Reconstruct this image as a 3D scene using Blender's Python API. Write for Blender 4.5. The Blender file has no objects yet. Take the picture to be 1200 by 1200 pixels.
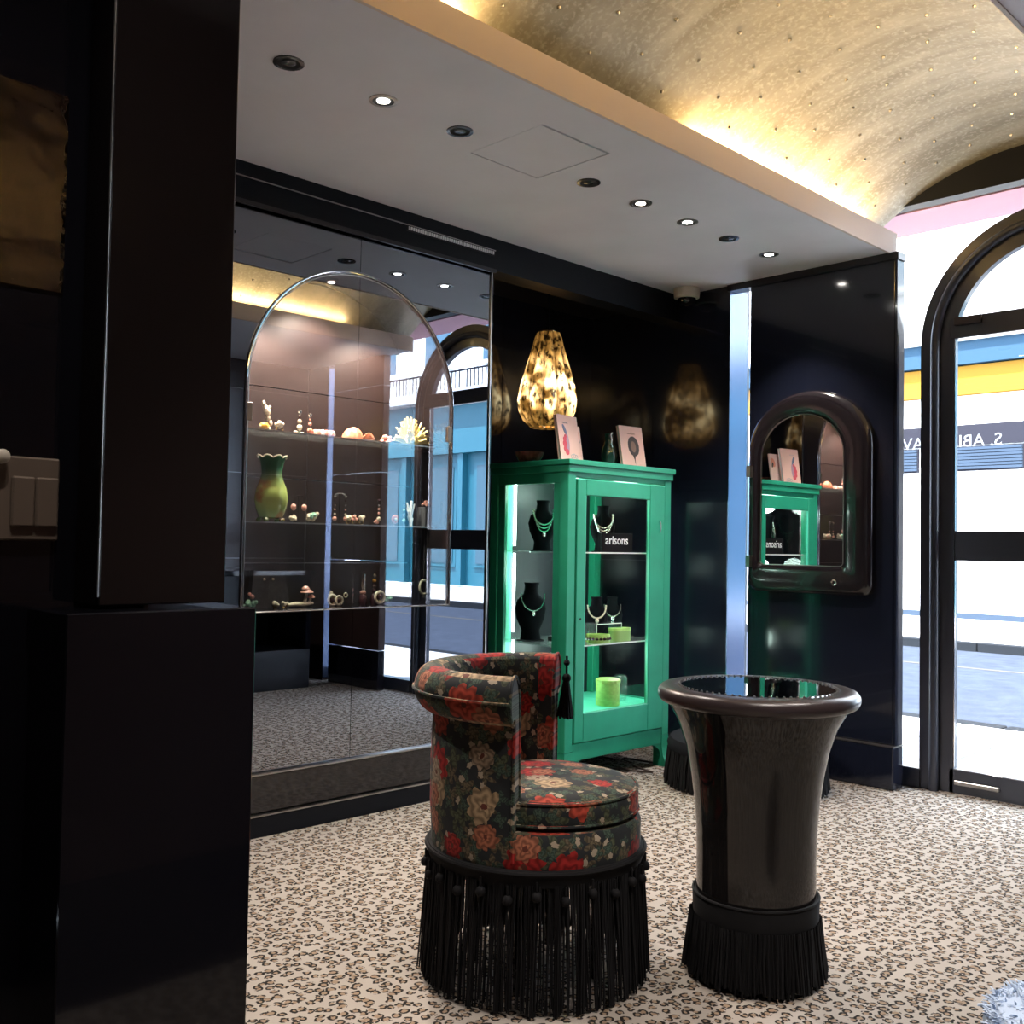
import bpy, math, random
from math import sin, cos, pi, radians, atan2, sqrt
from mathutils import Vector, Matrix
random.seed(7)
SC = bpy.context.scene
COL = SC.collection

# ------------------------------------------------------------------ camera
yaw, pit, rol, FPX = radians(45.6), radians(1.85), radians(1.0), 1180.0
EYE = Vector((0, 0, 1.125))
Fw = Vector((cos(yaw)*cos(pit), sin(yaw)*cos(pit), sin(pit)))
Rt = Vector((sin(yaw), -cos(yaw), 0)); Up = Rt.cross(Fw)
R2 = cos(rol)*Rt + sin(rol)*Up; U2 = -sin(rol)*Rt + cos(rol)*Up
cam = bpy.data.cameras.new('camera'); camo = bpy.data.objects.new('camera', cam); COL.objects.link(camo)
cam.sensor_width = 36; cam.sensor_fit = 'HORIZONTAL'; cam.lens = 36*FPX/1200; cam.clip_start = .02; cam.clip_end = 300
M4 = Matrix((R2, U2, -Fw)).transposed().to_4x4(); M4.translation = EYE
camo.matrix_world = M4
SC.camera = camo
# ------------------------------------------------------------------ world, sun, exposure
w = bpy.data.worlds.new('world'); SC.world = w; w.use_nodes = True
bg = w.node_tree.nodes['Background']; bg.inputs[0].default_value = (.74, .86, 1, 1); bg.inputs[1].default_value = 3.6
sun = bpy.data.lights.new('sun', 'SUN'); sun.energy = 11; sun.angle = radians(2); sun.color = (1, .96, .9)
so = bpy.data.objects.new('sun', sun); COL.objects.link(so)
so.rotation_euler = Vector((.38, .2, -.9)).to_track_quat('-Z', 'Y').to_euler()
pt = bpy.data.lights.new('window_portal', 'AREA'); pt.shape = 'RECTANGLE'; pt.size = 2.95; pt.size_y = 3.2; pt.energy = 1
pt.cycles.is_portal = True
po = bpy.data.objects.new('window_portal', pt); COL.objects.link(po); po.location = (4.86, 1.57, 1.42)
po.rotation_euler = Vector((-1, 0, 0)).to_track_quat('-Z', 'Y').to_euler()
SC.view_settings.view_transform = 'Standard'; SC.view_settings.look = 'None'
SC.view_settings.exposure = 2.05; SC.view_settings.gamma = 1; SC.view_settings.use_curve_mapping = False
SC.cycles.max_bounces = 10; SC.cycles.transparent_max_bounces = 24; SC.cycles.glossy_bounces = 6
SC.cycles.sample_clamp_indirect = 6; SC.cycles.use_denoising = True
SC.cycles.caustics_reflective = False; SC.cycles.caustics_refractive = False

# ------------------------------------------------------------------ materials
def new_mat(name):
    m = bpy.data.materials.new(name); m.use_nodes = True
    return m, m.node_tree, m.node_tree.nodes['Principled BSDF']
def P(name, col, rough=.5, metal=0, spec=.5, coat=0, emit=None, es=0, noise=0, nscale=20, bump=0, bscale=60, alpha=1):
    m, nt, b = new_mat(name)
    b.inputs['Base Color'].default_value = (*col, 1); b.inputs['Roughness'].default_value = rough
    b.inputs['Metallic'].default_value = metal; b.inputs['Specular IOR Level'].default_value = spec
    b.inputs['Coat Weight'].default_value = coat; b.inputs['Coat Roughness'].default_value = .03
    if emit: b.inputs['Emission Color'].default_value = (*emit, 1); b.inputs['Emission Strength'].default_value = es
    tc = nt.nodes.new('ShaderNodeTexCoord')
    if noise:
        n = nt.nodes.new('ShaderNodeTexNoise'); n.inputs['Scale'].default_value = nscale; n.inputs['Detail'].default_value = 4
        nt.links.new(tc.outputs['Object'], n.inputs['Vector'])
        r = nt.nodes.new('ShaderNodeMapRange'); r.inputs[1].default_value = .3; r.inputs[2].default_value = .7
        r.inputs[3].default_value = 1-noise; r.inputs[4].default_value = 1+noise
        nt.links.new(n.outputs[0], r.inputs[0])
        mx = nt.nodes.new('ShaderNodeVectorMath'); mx.operation = 'SCALE'; mx.inputs[0].default_value = col
        nt.links.new(r.outputs[0], mx.inputs['Scale']); nt.links.new(mx.outputs[0], b.inputs['Base Color'])
    if bump:
        n = nt.nodes.new('ShaderNodeTexNoise'); n.inputs['Scale'].default_value = bscale; n.inputs['Detail'].default_value = 3
        nt.links.new(tc.outputs['Object'], n.inputs['Vector'])
        bp = nt.nodes.new('ShaderNodeBump'); bp.inputs['Strength'].default_value = bump; bp.inputs['Distance'].default_value = .004
        nt.links.new(n.outputs[0], bp.inputs['Height']); nt.links.new(bp.outputs[0], b.inputs['Normal'])
    return m
def glass_mat(name, tint=(1, 1, 1), refl=1.45, haze=0.0, gcol=(1, 1, 1)):
    m = bpy.data.materials.new(name); m.use_nodes = True; nt = m.node_tree; nt.nodes.clear()
    o = nt.nodes.new('ShaderNodeOutputMaterial'); t = nt.nodes.new('ShaderNodeBsdfTransparent'); t.inputs[0].default_value = (*tint, 1)
    g = nt.nodes.new('ShaderNodeBsdfGlossy'); g.inputs['Roughness'].default_value = 0.01; g.inputs[0].default_value = (*gcol, 1)
    lw = nt.nodes.new('ShaderNodeLayerWeight'); lw.inputs[0].default_value = .5
    pw = nt.nodes.new('ShaderNodeMath'); pw.operation = 'POWER'; pw.inputs[1].default_value = 5; nt.links.new(lw.outputs['Facing'], pw.inputs[0])
    f = nt.nodes.new('ShaderNodeMath'); f.operation = 'MULTIPLY_ADD'; f.inputs[1].default_value = .9; f.inputs[2].default_value = ((refl-1)/(refl+1))**2; nt.links.new(pw.outputs[0], f.inputs[0])
    x = nt.nodes.new('ShaderNodeMixShader'); nt.links.new(f.outputs[0], x.inputs[0]); nt.links.new(t.outputs[0], x.inputs[1]); nt.links.new(g.outputs[0], x.inputs[2])
    last = x
    if haze:
        d = nt.nodes.new('ShaderNodeBsdfDiffuse'); d.inputs[0].default_value = (.8, .8, .8, 1)
        y = nt.nodes.new('ShaderNodeMixShader'); y.inputs[0].default_value = haze
        nt.links.new(x.outputs[0], y.inputs[1]); nt.links.new(d.outputs[0], y.inputs[2]); last = y
    nt.links.new(last.outputs[0], o.inputs[0]); return m
class NT:
    """small helper for maths node graphs"""
    def __init__(s, nt): s.nt = nt
    def n(s, t, **k):
        a = s.nt.nodes.new(t)
        for q, v in k.items(): setattr(a, q, v)
        return a
    def put(s, sock, v):
        if hasattr(v, 'is_linked') or hasattr(v, 'links'): s.nt.links.new(v, sock)
        else: sock.default_value = v
    def m(s, op, a, b=None, c=None):
        x = s.n('ShaderNodeMath', operation=op); s.put(x.inputs[0], a)
        if b is not None: s.put(x.inputs[1], b)
        if c is not None: s.put(x.inputs[2], c)
        return x.outputs[0]
    def v(s, op, a, b=None):
        x = s.n('ShaderNodeVectorMath', operation=op); s.put(x.inputs[0], a)
        if b is not None: s.put(x.inputs[1], b)
        return x.outputs[1] if op in ('LENGTH', 'DOT_PRODUCT', 'DISTANCE') else x.outputs[0]
    def comb(s, a, b, c=0.0):
        x = s.n('ShaderNodeCombineXYZ'); s.put(x.inputs[0], a); s.put(x.inputs[1], b); s.put(x.inputs[2], c); return x.outputs[0]
    def sep(s, a):
        x = s.n('ShaderNodeSeparateXYZ'); s.put(x.inputs[0], a); return x.outputs
    def mix(s, f, a, b):
        x = s.n('ShaderNodeMix', data_type='RGBA'); s.put(x.inputs[0], f)
        s.put(x.inputs[6], a if hasattr(a, 'links') else (*a, 1)); s.put(x.inputs[7], b if hasattr(b, 'links') else (*b, 1)); return x.outputs[2]
    def noise(s, vec, sc, det=3, col=False):
        x = s.n('ShaderNodeTexNoise'); s.put(x.inputs['Vector'], vec); x.inputs['Scale'].default_value = sc; x.inputs['Detail'].default_value = det
        return x.outputs[1] if col else x.outputs[0]
    def step(s, x, lo, hi):
        r = s.n('ShaderNodeMapRange'); s.put(r.inputs[0], x); r.inputs[1].default_value = lo; r.inputs[2].default_value = hi
        r.inputs[3].default_value = 0; r.inputs[4].default_value = 1; return r.outputs[0]
    def vor(s, vec, sc, rnd=1.0, dim='2D'):
        x = s.n('ShaderNodeTexVoronoi', voronoi_dimensions=dim); s.put(x.inputs['Vector'], vec); x.inputs['Scale'].default_value = sc
        x.inputs['Randomness'].default_value = rnd; return x
def leopard():
    m, nt, b = new_mat('leopard_carpet'); h = NT(nt)
    co = h.n('ShaderNodeTexCoord').outputs['Object']
    w_ = h.v('SUBTRACT', h.noise(co, 55, 2, True), (.5, .5, .5))
    w2 = h.n('ShaderNodeVectorMath', operation='SCALE'); nt.links.new(w_, w2.inputs[0]); w2.inputs['Scale'].default_value = .014
    cw = h.v('ADD', co, w2.outputs[0])
    vo = h.vor(cw, 33, .75); d = vo.outputs['Distance']
    sz = h.m('MULTIPLY', h.sep(vo.outputs['Color'])[0], .10)
    d2 = h.m('ADD', d, sz)
    ring = h.m('MULTIPLY', h.step(d2, .22, .27), h.m('SUBTRACT', 1.0, h.step(d2, .44, .49)))
    gap = h.step(h.noise(co, 75, 1), .40, .46)
    ring = h.m('MULTIPLY', ring, gap)
    inner = h.m('SUBTRACT', 1.0, h.step(d2, .24, .36))
    tone = h.noise(co, 8, 3)
    base = h.mix(tone, (.28, .248, .218), (.35, .315, .28))
    c1 = h.mix(h.m('MULTIPLY', inner, .75), base, (.20, .125, .07))
    c2 = h.mix(ring, c1, (.010, .008, .007))
    nt.links.new(c2, b.inputs['Base Color']); b.inputs['Roughness'].default_value = .9; b.inputs['Specular IOR Level'].default_value = .15
    bp = h.n('ShaderNodeBump'); bp.inputs['Strength'].default_value = .5; bp.inputs['Distance'].default_value = .003
    nt.links.new(h.noise(co, 350, 2), bp.inputs['Height']); nt.links.new(bp.outputs[0], b.inputs['Normal'])
    return m
def floral():
    m, nt, b = new_mat('floral_velvet'); h = NT(nt)
    tc = h.n('ShaderNodeTexCoord'); co = tc.outputs['Object']
    x0, y0, z = h.sep(co); x = h.m('ADD', h.m('MULTIPLY', x0, -.72), h.m('MULTIPLY', y0, -.69)); y = h.m('SUBTRACT', h.m('MULTIPLY', x0, .69), h.m('MULTIPLY', y0, .72))
    nz = h.m('ABSOLUTE', h.sep(h.n('ShaderNodeNewGeometry').outputs['Normal'])[2])
    side = h.comb(h.m('ADD', h.m('MULTIPLY', h.m('ARCTAN2', y, x), .27), 3.0), h.m('ADD', z, 1.0))
    top = h.comb(h.m('ADD', x, 7.0), h.m('ADD', y, 5.0))
    mv = h.n('ShaderNodeMix', data_type='VECTOR'); nt.links.new(h.m('GREATER_THAN', nz, .8), mv.inputs[0])
    nt.links.new(side, mv.inputs[4]); nt.links.new(top, mv.inputs[5]); uv = mv.outputs[1]
    wn = h.n('ShaderNodeVectorMath', operation='SCALE'); nt.links.new(h.v('SUBTRACT', h.noise(uv, 45, 2, True), (.5, .5, .5)), wn.inputs[0]); wn.inputs['Scale'].default_value = .018
    uvw = h.v('ADD', uv, wn.outputs[0])
    def layer(sc, off, R, petals, depth):
        q = h.v('ADD', uvw, off); vo = h.vor(q, sc, .8)
        loc = h.v('SUBTRACT', h.v('SCALE', q) if False else q, vo.outputs['Position'])
        lx, ly, _ = h.sep(loc); r = h.v('LENGTH', h.comb(lx, ly)); a = h.m('ARCTAN2', ly, lx)
        rc = h.sep(vo.outputs['Color'])
        a2 = h.m('ADD', a, h.m('MULTIPLY', rc[1], 6.28))
        lob = h.m('ABSOLUTE', h.m('COSINE', h.m('MULTIPLY', a2, petals/2)))
        rad = h.m('MULTIPLY', h.m('ADD', h.m('MULTIPLY', lob, depth), 1-depth), R)
        mask = h.m('LESS_THAN', r, rad)
        swirl = h.m('SINE', h.m('ADD', h.m('MULTIPLY', r, 2*pi*2.3/R), h.m('ADD', h.m('MULTIPLY', h.m('SINE', h.m('MULTIPLY', a2, 5)), 1.5), h.m('MULTIPLY', h.m('SINE', h.m('MULTIPLY', a2, 2)), 1.2))))
        shade = h.m('ADD', .72, h.m('MULTIPLY', swirl, .28)); edge = h.m('MULTIPLY', shade, h.m('SUBTRACT', 1.08, h.m('MULTIPLY', h.m('DIVIDE', r, rad), .35)))
        core = h.m('LESS_THAN', r, R*.16)
        return mask, edge, rc, core
    n = h.noise(uv, 14, 4)
    col = h.mix(n, (.008, .010, .012), (.026, .028, .030))
    # leaves and stems
    for sc, off, R, pe, de, c in ((15, (.31, .77, 0), .030, 4, .75, (.075, .085, .05)), (17, (.9, .13, 0), .026, 5, .8, (.12, .095, .06)), (21, (.5, .5, 0), .019, 4, .7, (.055, .085, .065))):
        mk, e, rc, cr = layer(sc, off, R, pe, de)
        mk = h.m('MULTIPLY', mk, h.m('GREATER_THAN', rc[0], .3))
        cs = h.n('ShaderNodeVectorMath', operation='SCALE'); cs.inputs[0].default_value = c; nt.links.new(e, cs.inputs['Scale'])
        col = h.mix(mk, col, cs.outputs[0])
    # small pale buds
    mk, e, rc, cr = layer(24, (.15, .4, 0), .009, 5, .3)
    mk = h.m('MULTIPLY', mk, h.m('GREATER_THAN', rc[2], .62)); col = h.mix(mk, col, (.28, .23, .17))
    # blossoms
    for sc, off, R, thr, cols in ((8.2, (.02, .03, 0), .052, .34, ((.34, .022, .02), (.38, .27, .16), (.42, .06, .035))), (10.5, (.61, .37, 0), .036, .62, ((.34, .03, .025), (.38, .14, .08), (.36, .27, .19)))):
        mk, e, rc, cr = layer(sc, off, R, 9, .25)
        mk = h.m('MULTIPLY', mk, h.m('GREATER_THAN', rc[0], thr))
        c = h.mix(h.m('GREATER_THAN', rc[1], .5), cols[0], cols[1]); c = h.mix(h.m('GREATER_THAN', rc[2], .72), c, cols[2])
        cs = h.n('ShaderNodeVectorMath', operation='SCALE'); nt.links.new(c, cs.inputs[0]); nt.links.new(e, cs.inputs['Scale'])
        c = h.mix(cr, cs.outputs[0], (.10, .03, .02))
        col = h.mix(mk, col, c)
    nt.links.new(col, b.inputs['Base Color']); b.inputs['Roughness'].default_value = .75
    b.inputs['Sheen Weight'].default_value = .06; b.inputs['Sheen Roughness'].default_value = .4; b.inputs['Specular IOR Level'].default_value = .15
    return m
def gold_leaf():
    m, nt, b = new_mat('gold_leaf'); h = NT(nt)
    co = h.n('ShaderNodeTexCoord').outputs['Object']
    mp = h.v('MULTIPLY', co, (5.0, 1.0, 1.0)); n1 = h.noise(mp, 2.2, 6); n2 = h.noise(co, 60, 4)
    c = h.mix(h.step(n1, .35, .68), (.27, .25, .185), (.43, .405, .325)); c = h.mix(h.step(n2, .5, .75), c, (.50, .475, .395))
    nt.links.new(c, b.inputs['Base Color']); b.inputs['Metallic'].default_value = .45; b.inputs['Roughness'].default_value = .5
    bp = h.n('ShaderNodeBump'); bp.inputs['Strength'].default_value = .15; bp.inputs['Distance'].default_value = .006
    nt.links.new(h.noise(mp, 5, 5), bp.inputs['Height']); nt.links.new(bp.outputs[0], b.inputs['Normal'])
    return m
def lamp_glass():
    m, nt, b = new_mat('mottled_amber_glass'); h = NT(nt)
    co = h.n('ShaderNodeTexCoord').outputs['Object']
    x, y, z = h.sep(co); n = h.noise(h.v('MULTIPLY', co, (1, 1, .55)), 42, 4); f = h.step(n, .38, .53)
    rib = h.m('ABSOLUTE', h.m('COSINE', h.m('MULTIPLY', h.m('ARCTAN2', y, x), 5.5)))
    hot = h.m('MULTIPLY', h.step(z, .40, .20), h.step(z, .0, .14))
    big = h.step(h.noise(co, 9, 2), .40, .60)
    c = h.mix(f, (.05, .022, .005), (.70, .44, .15)); nt.links.new(c, b.inputs['Base Color'])
    e = h.mix(h.m('MULTIPLY', hot, big), (.85, .40, .08), (1, .82, .45)); nt.links.new(e, b.inputs['Emission Color'])
    st = h.m('MULTIPLY', h.m('ADD', f, .06), h.m('ADD', h.m('MULTIPLY', h.m('MULTIPLY', hot, big), 1.7), .07))
    nt.links.new(h.m('MULTIPLY', st, h.m('ADD', h.m('MULTIPLY', rib, 1.0), .15)), b.inputs['Emission Strength'])
    b.inputs['Roughness'].default_value = .12; b.inputs['Coat Weight'].default_value = .6
    return m
def vase_mat():
    m, nt, b = new_mat('green_glaze'); h = NT(nt)
    co = h.n('ShaderNodeTexCoord').outputs['Object']; z = h.sep(co)[2]; n = h.noise(co, 14, 4)
    c = h.mix(h.step(z, .20, .13), (.05, .22, .10), (.42, .50, .14)); c = h.mix(h.step(z, .07, .0), c, (.20, .38, .14))
    c = h.mix(h.m('MULTIPLY', h.step(n, .52, .66), h.step(z, .20, .14)), c, (.45, .18, .05))
    nt.links.new(c, b.inputs['Base Color']); b.inputs['Roughness'].default_value = .15; b.inputs['Coat Weight'].default_value = .7
    return m
MAT = {}
def vinyl():
    m = bpy.data.materials.new('white_vinyl'); m.use_nodes = True; nt = m.node_tree; nt.nodes.clear()
    o = nt.nodes.new('ShaderNodeOutputMaterial'); d = nt.nodes.new('ShaderNodeBsdfDiffuse'); t = nt.nodes.new('ShaderNodeBsdfTranslucent')
    x = nt.nodes.new('ShaderNodeMixShader'); x.inputs[0].default_value = .6; d.inputs[0].default_value = t.inputs[0].default_value = (.9, .9, .9, 1)
    nt.links.new(d.outputs[0], x.inputs[1]); nt.links.new(t.outputs[0], x.inputs[2]); nt.links.new(x.outputs[0], o.inputs[0]); return m
def mk():
    A = MAT
    A['lacquer'] = P('black_lacquer', (.006, .006, .009), .07, coat=.3)
    A['lacquer_daylit'] = P('daylit_black_lacquer', (.008, .010, .020), .12, coat=.3)  # black lacquer with bluish daylight put into its base colour
    A['lacquer_soft'] = P('black_satin', (.010, .010, .014), .28)
    A['brown'] = P('brown_lacquer', (.055, .033, .029), .22, noise=.15, nscale=3)
    A['brown_niche'] = P('brown_niche_panel', (.014, .008, .007), .35)
    A['brown_dark'] = P('dark_brown_lacquer', (.012, .009, .009), .10)
    A['header'] = P('header_lacquer', (.006, .007, .010), .4, spec=.15)
    A['polish'] = P('polished_strip', (.15, .19, .30), .18, metal=.9)  # gloss black face, tinted with the blue-grey daylight it reflects
    A['soffit'] = P('soffit_plaster', (.84, .80, .84), .55, noise=.03, nscale=4)
    A['fascia'] = P('fascia_plaster', (.80, .66, .58), .6)
    A['gap'] = P('dark_gap', (.01, .01, .01), .8)
    A['gold'] = gold_leaf(); A['carpet'] = leopard(); A['floral'] = floral()
    A['mirror'] = P('smoked_mirror', (.24, .26, .30), .0, metal=1)
    A['mirror2'] = P('warm_mirror', (.45, .38, .32), .02, metal=1, bump=.45, bscale=28)
    A['mirror3'] = P('clear_mirror', (.75, .75, .76), .0, metal=1)
    A['glass'] = glass_mat('clear_glass'); A['glass_shelf'] = glass_mat('shelf_glass', (.86, .93, .92), 1.5, .05)
    A['glass_haze'] = glass_mat('vitrine_glass', (.97, .96, .95), 1.35, .012)
    A['door_glass'] = glass_mat('tinted_door_glass', (.90, .88, .87), 2.3, gcol=(.85, .9, 1))
    A['chrome'] = P('chrome', (.75, .75, .76), .12, metal=1)
    A['steel'] = P('satin_steel', (.40, .38, .36), .3, metal=1)
    A['bronze'] = P('bronze_plate', (.24, .185, .145), .35, metal=.25)
    A['frame'] = P('door_frame_paint', (.038, .043, .062), .30, coat=.2)
    A['green'] = P('green_paint', (.016, .27, .155), .38, noise=.08, nscale=9, bump=.1)
    A['green_in'] = P('mint_paint', (.10, .62, .42), .5)
    A['velvet'] = P('black_velvet', (.007, .007, .009), 1, spec=.1)
    A['grey_velvet'] = P('grey_velvet', (.055, .055, .060), .9, noise=.2, nscale=80)
    A['fringe'] = P('black_fringe', (.005, .005, .006), .8, spec=.2)
    A['leather'] = P('brown_black_leather', (.032, .023, .024), .30, bump=.1, bscale=200)
    A['frame_lacquer'] = P('mirror_frame_lacquer', (.012, .009, .011), .16, coat=.3)
    A['ceramic'] = P('black_reflected_speckle', (.010, .009, .009), .06, spec=.5, coat=.0, noise=.6, nscale=400)  # speckle in the base colour stands for the reflected carpet
    A['silver'] = P('silver', (.85, .84, .80), .15, metal=1)
    A['goldm'] = P('gold_metal', (.85, .58, .22), .2, metal=1)
    A['pearl'] = P('cream_pearl', (.74, .62, .47), .25, coat=.5)
    A['pinkp'] = P('pink_bead', (.70, .33, .26), .3, coat=.5)
    A['coralp'] = P('coral_bead', (.70, .22, .14), .3, coat=.5)
    A['shell'] = P('orange_shell', (.55, .20, .11), .4, noise=.35, nscale=60, bump=.4, bscale=90)
    A['yellow'] = P('yellow_coral', (.70, .60, .24), .6, noise=.15, nscale=60)
    A['white'] = P('white_gloss', (.85, .85, .83), .35)
    A['amber'] = P('amber', (.55, .28, .04), .1, coat=.6)
    A['darkbead'] = P('dark_bead', (.05, .02, .025), .15, coat=.6)
    A['mintb'] = P('mint_bead', (.35, .60, .45), .2, coat=.5)
    A['vase'] = vase_mat()
    A['lamp'] = lamp_glass()
    A['pinkpaper'] = P('salmon_paper', (.78, .46, .38), .6)
    A['paper_edge'] = P('page_edge', (.75, .68, .62), .7)
    A['ink_red'] = P('print_crimson', (.62, .06, .09), .6); A['ink_blue'] = P('print_blue_grey', (.13, .15, .24), .6)
    A['ink_lilac'] = P('print_lilac', (.42, .25, .32), .6); A['ink_dark'] = P('print_dark', (.05, .03, .025), .6); A['ink_grey'] = P('print_grey', (.42, .36, .36), .6)
    A['ink_brown'] = P('print_brown', (.22, .12, .08), .6)
    A['lime'] = P('lime_paint', (.38, .58, .14), .5, noise=.15, nscale=60)
    A['olive'] = P('olive_side', (.25, .38, .10), .5)
    A['copper'] = P('red_glass_bowl', (.28, .06, .05), .25, noise=.4, nscale=60, coat=.5)
    A['bottle'] = P('dark_green_glass', (.02, .07, .055), .08, coat=.8)
    A['led'] = P('led_lens', (1, 1, 1), .3, emit=(1, .95, .88), es=14)
    A['led_dim'] = P('led_lens_dim', (1, 1, 1), .3, emit=(1, .9, .8), es=5)
    A['ledoff'] = P('led_lens_off', (.05, .05, .05), .2)
    A['warmled'] = P('warm_led_tape', (1, 1, 1), .3, emit=(1, .62, .22), es=18)
    A['coolled'] = P('cool_led_tape', (1, 1, 1), .3, emit=(.85, 1, .95), es=9)
    A['asphalt'] = P('asphalt', (.027, .033, .046), .95, spec=0, noise=.15, nscale=6)
    A['paving'] = P('paving_stone', (.30, .30, .30), .9, spec=.1, noise=.08, nscale=3)
    A['kerb'] = P('kerb_stone', (.014, .016, .019), .9, spec=0)
    A['paint_line'] = P('road_paint', (.045, .045, .045), .9, spec=0)
    A['ext_white'] = P('white_render', (.75, .74, .72), .7); A['ext_blue'] = P('blue_grey_band', (.022, .045, .072), .8, spec=0)
    A['ext_yellow'] = P('yellow_fascia', (.19, .10, .018), .8, spec=0)
    A['ext_dark'] = P('grey_sign_band', (.018, .018, .024), .8, spec=0); A['ext_louvre'] = P('louvre_blue', (.028, .040, .060), .8, spec=0)
    A['teal'] = P('teal_shopfront', (.010, .10, .14), .5); A['teal_dark'] = P('dark_teal_glass', (.02, .07, .10), .1)  # the second one colours the shop window panes dark teal
    A['winblue'] = P('window_blue', (.03, .09, .14), .08); A['pinkext'] = P('pink_canopy', (.55, .28, .34), .6)
    A['stone'] = P('stone_ledge', (.36, .38, .40), .7)
    A['letter'] = vinyl()
    A['cream'] = P('cream_plastic', (.75, .66, .55), .4)
    A['fluff'] = P('pale_blue_fleece', (.42, .52, .68), .9)
    A['cord'] = P('brown_cord', (.05, .035, .03), .6)
mk()

# ------------------------------------------------------------------ mesh builder
class MB:
    def __init__(s): s.v = []; s.f = []; s.mi = []; s.cur = 0
    def add(s, vs, fs):
        o = len(s.v); s.v += [tuple(p) for p in vs]; s.f += [tuple(i+o for i in f) for f in fs]; s.mi += [s.cur]*len(fs); return s
    def box(s, x0, x1, y0, y1, z0, z1):
        return s.add([(x, y, z) for x in (x0, x1) for y in (y0, y1) for z in (z0, z1)],
                     [(0, 1, 3, 2), (4, 6, 7, 5), (0, 4, 5, 1), (2, 3, 7, 6), (0, 2, 6, 4), (1, 5, 7, 3)])
    def bbox(s, x0, x1, y0, y1, z0, z1, b=.004):
        """box with chamfered edges"""
        X, Y, Z = (x0, x1), (y0, y1), (z0, z1); vs = []; idx = {}
        for i in (0, 1):
            for j in (0, 1):
                for k in (0, 1):
                    for a in range(3):
                        p = [X[i], Y[j], Z[k]]
                        for c in range(3):
                            if c != a: p[c] += b*(1 if (i, j, k)[c] == 0 else -1)
                        idx[(i, j, k, a)] = len(vs); vs.append(tuple(p))
        I = idx; fs = []
        for a in range(3):
            o1, o2 = [c for c in range(3) if c != a]
            for t in (0, 1):
                q = []
                for u, v in ((0, 0), (1, 0), (1, 1), (0, 1)):
                    c = [0, 0, 0]; c[a] = t; c[o1] = u; c[o2] = v; q.append(I[(*c, a)])
                fs.append(q)
            for u in (0, 1):
                for v in (0, 1):
                    q = []
                    c = [0, 0, 0]; c[o1] = u; c[o2] = v
                    c[a] = 0; A = tuple(c); c[a] = 1; B = tuple(c)
                    fs.append([I[(*A, o1)], I[(*B, o1)], I[(*B, o2)], I[(*A, o2)]])
        for i in (0, 1):
            for j in (0, 1):
                for k in (0, 1): fs.append([I[(i, j, k, 0)], I[(i, j, k, 1)], I[(i, j, k, 2)]])
        return s.add(vs, fs)
    def tube(s, pts, r, n=6, closed=False, caps=True):
        pts = [Vector(p) for p in pts]; N = len(pts); rr = r if isinstance(r, (list, tuple)) else [r]*N
        vs = []; ref = None
        for i, p in enumerate(pts):
            a = pts[(i-1) % N] if (closed or i > 0) else p; b = pts[(i+1) % N] if (closed or i < N-1) else p
            t = (b-a).normalized() if (b-a).length > 1e-9 else Vector((0, 0, 1))
            if ref is None: ref = t.orthogonal().normalized()
            ref = (ref - t*ref.dot(t));
            ref = ref.normalized() if ref.length > 1e-6 else t.orthogonal().normalized()
            bi = t.cross(ref)
            for k in range(n): vs.append(p + rr[i]*(cos(2*pi*k/n)*ref + sin(2*pi*k/n)*bi))
        fs = []
        for i in range(N if closed else N-1):
            j = (i+1) % N
            for k in range(n): fs.append((i*n+k, i*n+(k+1) % n, j*n+(k+1) % n, j*n+k))
        if caps and not closed: fs += [tuple(range(n-1, -1, -1)), tuple((N-1)*n+k for k in range(n))]
        return s.add(vs, fs)
    def lathe(s, prof, c=(0, 0, 0), n=32, lobes=0, amp=0, ax='z', capb=True, capt=True):
        vs = []
        for (r, z) in prof:
            for k in range(n):
                a = 2*pi*k/n; q = r*(1+amp*abs(cos(lobes*a/2))-amp*.5) if lobes else r
                p = (q*cos(a), q*sin(a), z)
                if ax == 'y': p = (p[0], p[2], p[1])
                if ax == 'x': p = (p[2], p[0], p[1])
                vs.append((c[0]+p[0], c[1]+p[1], c[2]+p[2]))
        fs = []; N = len(prof)
        for i in range(N-1):
            for k in range(n): fs.append((i*n+k, i*n+(k+1) % n, (i+1)*n+(k+1) % n, (i+1)*n+k))
        if capb: fs.append(tuple(range(n-1, -1, -1)))
        if capt: fs.append(tuple((N-1)*n+k for k in range(n)))
        return s.add(vs, fs)
    def ball(s, c, r, n=8, sc=(1, 1, 1)):
        m = max(4, n//2); vs = [(c[0], c[1], c[2]-r*sc[2])]; fs = []
        for i in range(1, m):
            a = pi*i/m
            for k in range(n): vs.append((c[0]+r*sc[0]*sin(a)*cos(2*pi*k/n), c[1]+r*sc[1]*sin(a)*sin(2*pi*k/n), c[2]-r*sc[2]*cos(a)))
        vs.append((c[0], c[1], c[2]+r*sc[2])); L = len(vs)-1
        for k in range(n): fs.append((0, 1+(k+1) % n, 1+k)); fs.append((L, 1+(m-2)*n+k, 1+(m-2)*n+(k+1) % n))
        for i in range(m-2):
            for k in range(n): a = 1+i*n; fs.append((a+k, a+(k+1) % n, a+n+(k+1) % n, a+n+k))
        return s.add(vs, fs)
    def prism(s, poly, a0, a1, ax='y'):
        """poly of 2D points extruded along ax"""
        n = len(poly); vs = []
        for t in (a0, a1):
            for (u, v) in poly: vs.append({'y': (u, t, v), 'x': (t, u, v), 'z': (u, v, t)}[ax])
        fs = [tuple(range(n-1, -1, -1)), tuple(range(n, 2*n))]
        for k in range(n): fs.append((k, (k+1) % n, n+(k+1) % n, n+k))
        return s.add(vs, fs)
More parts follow.
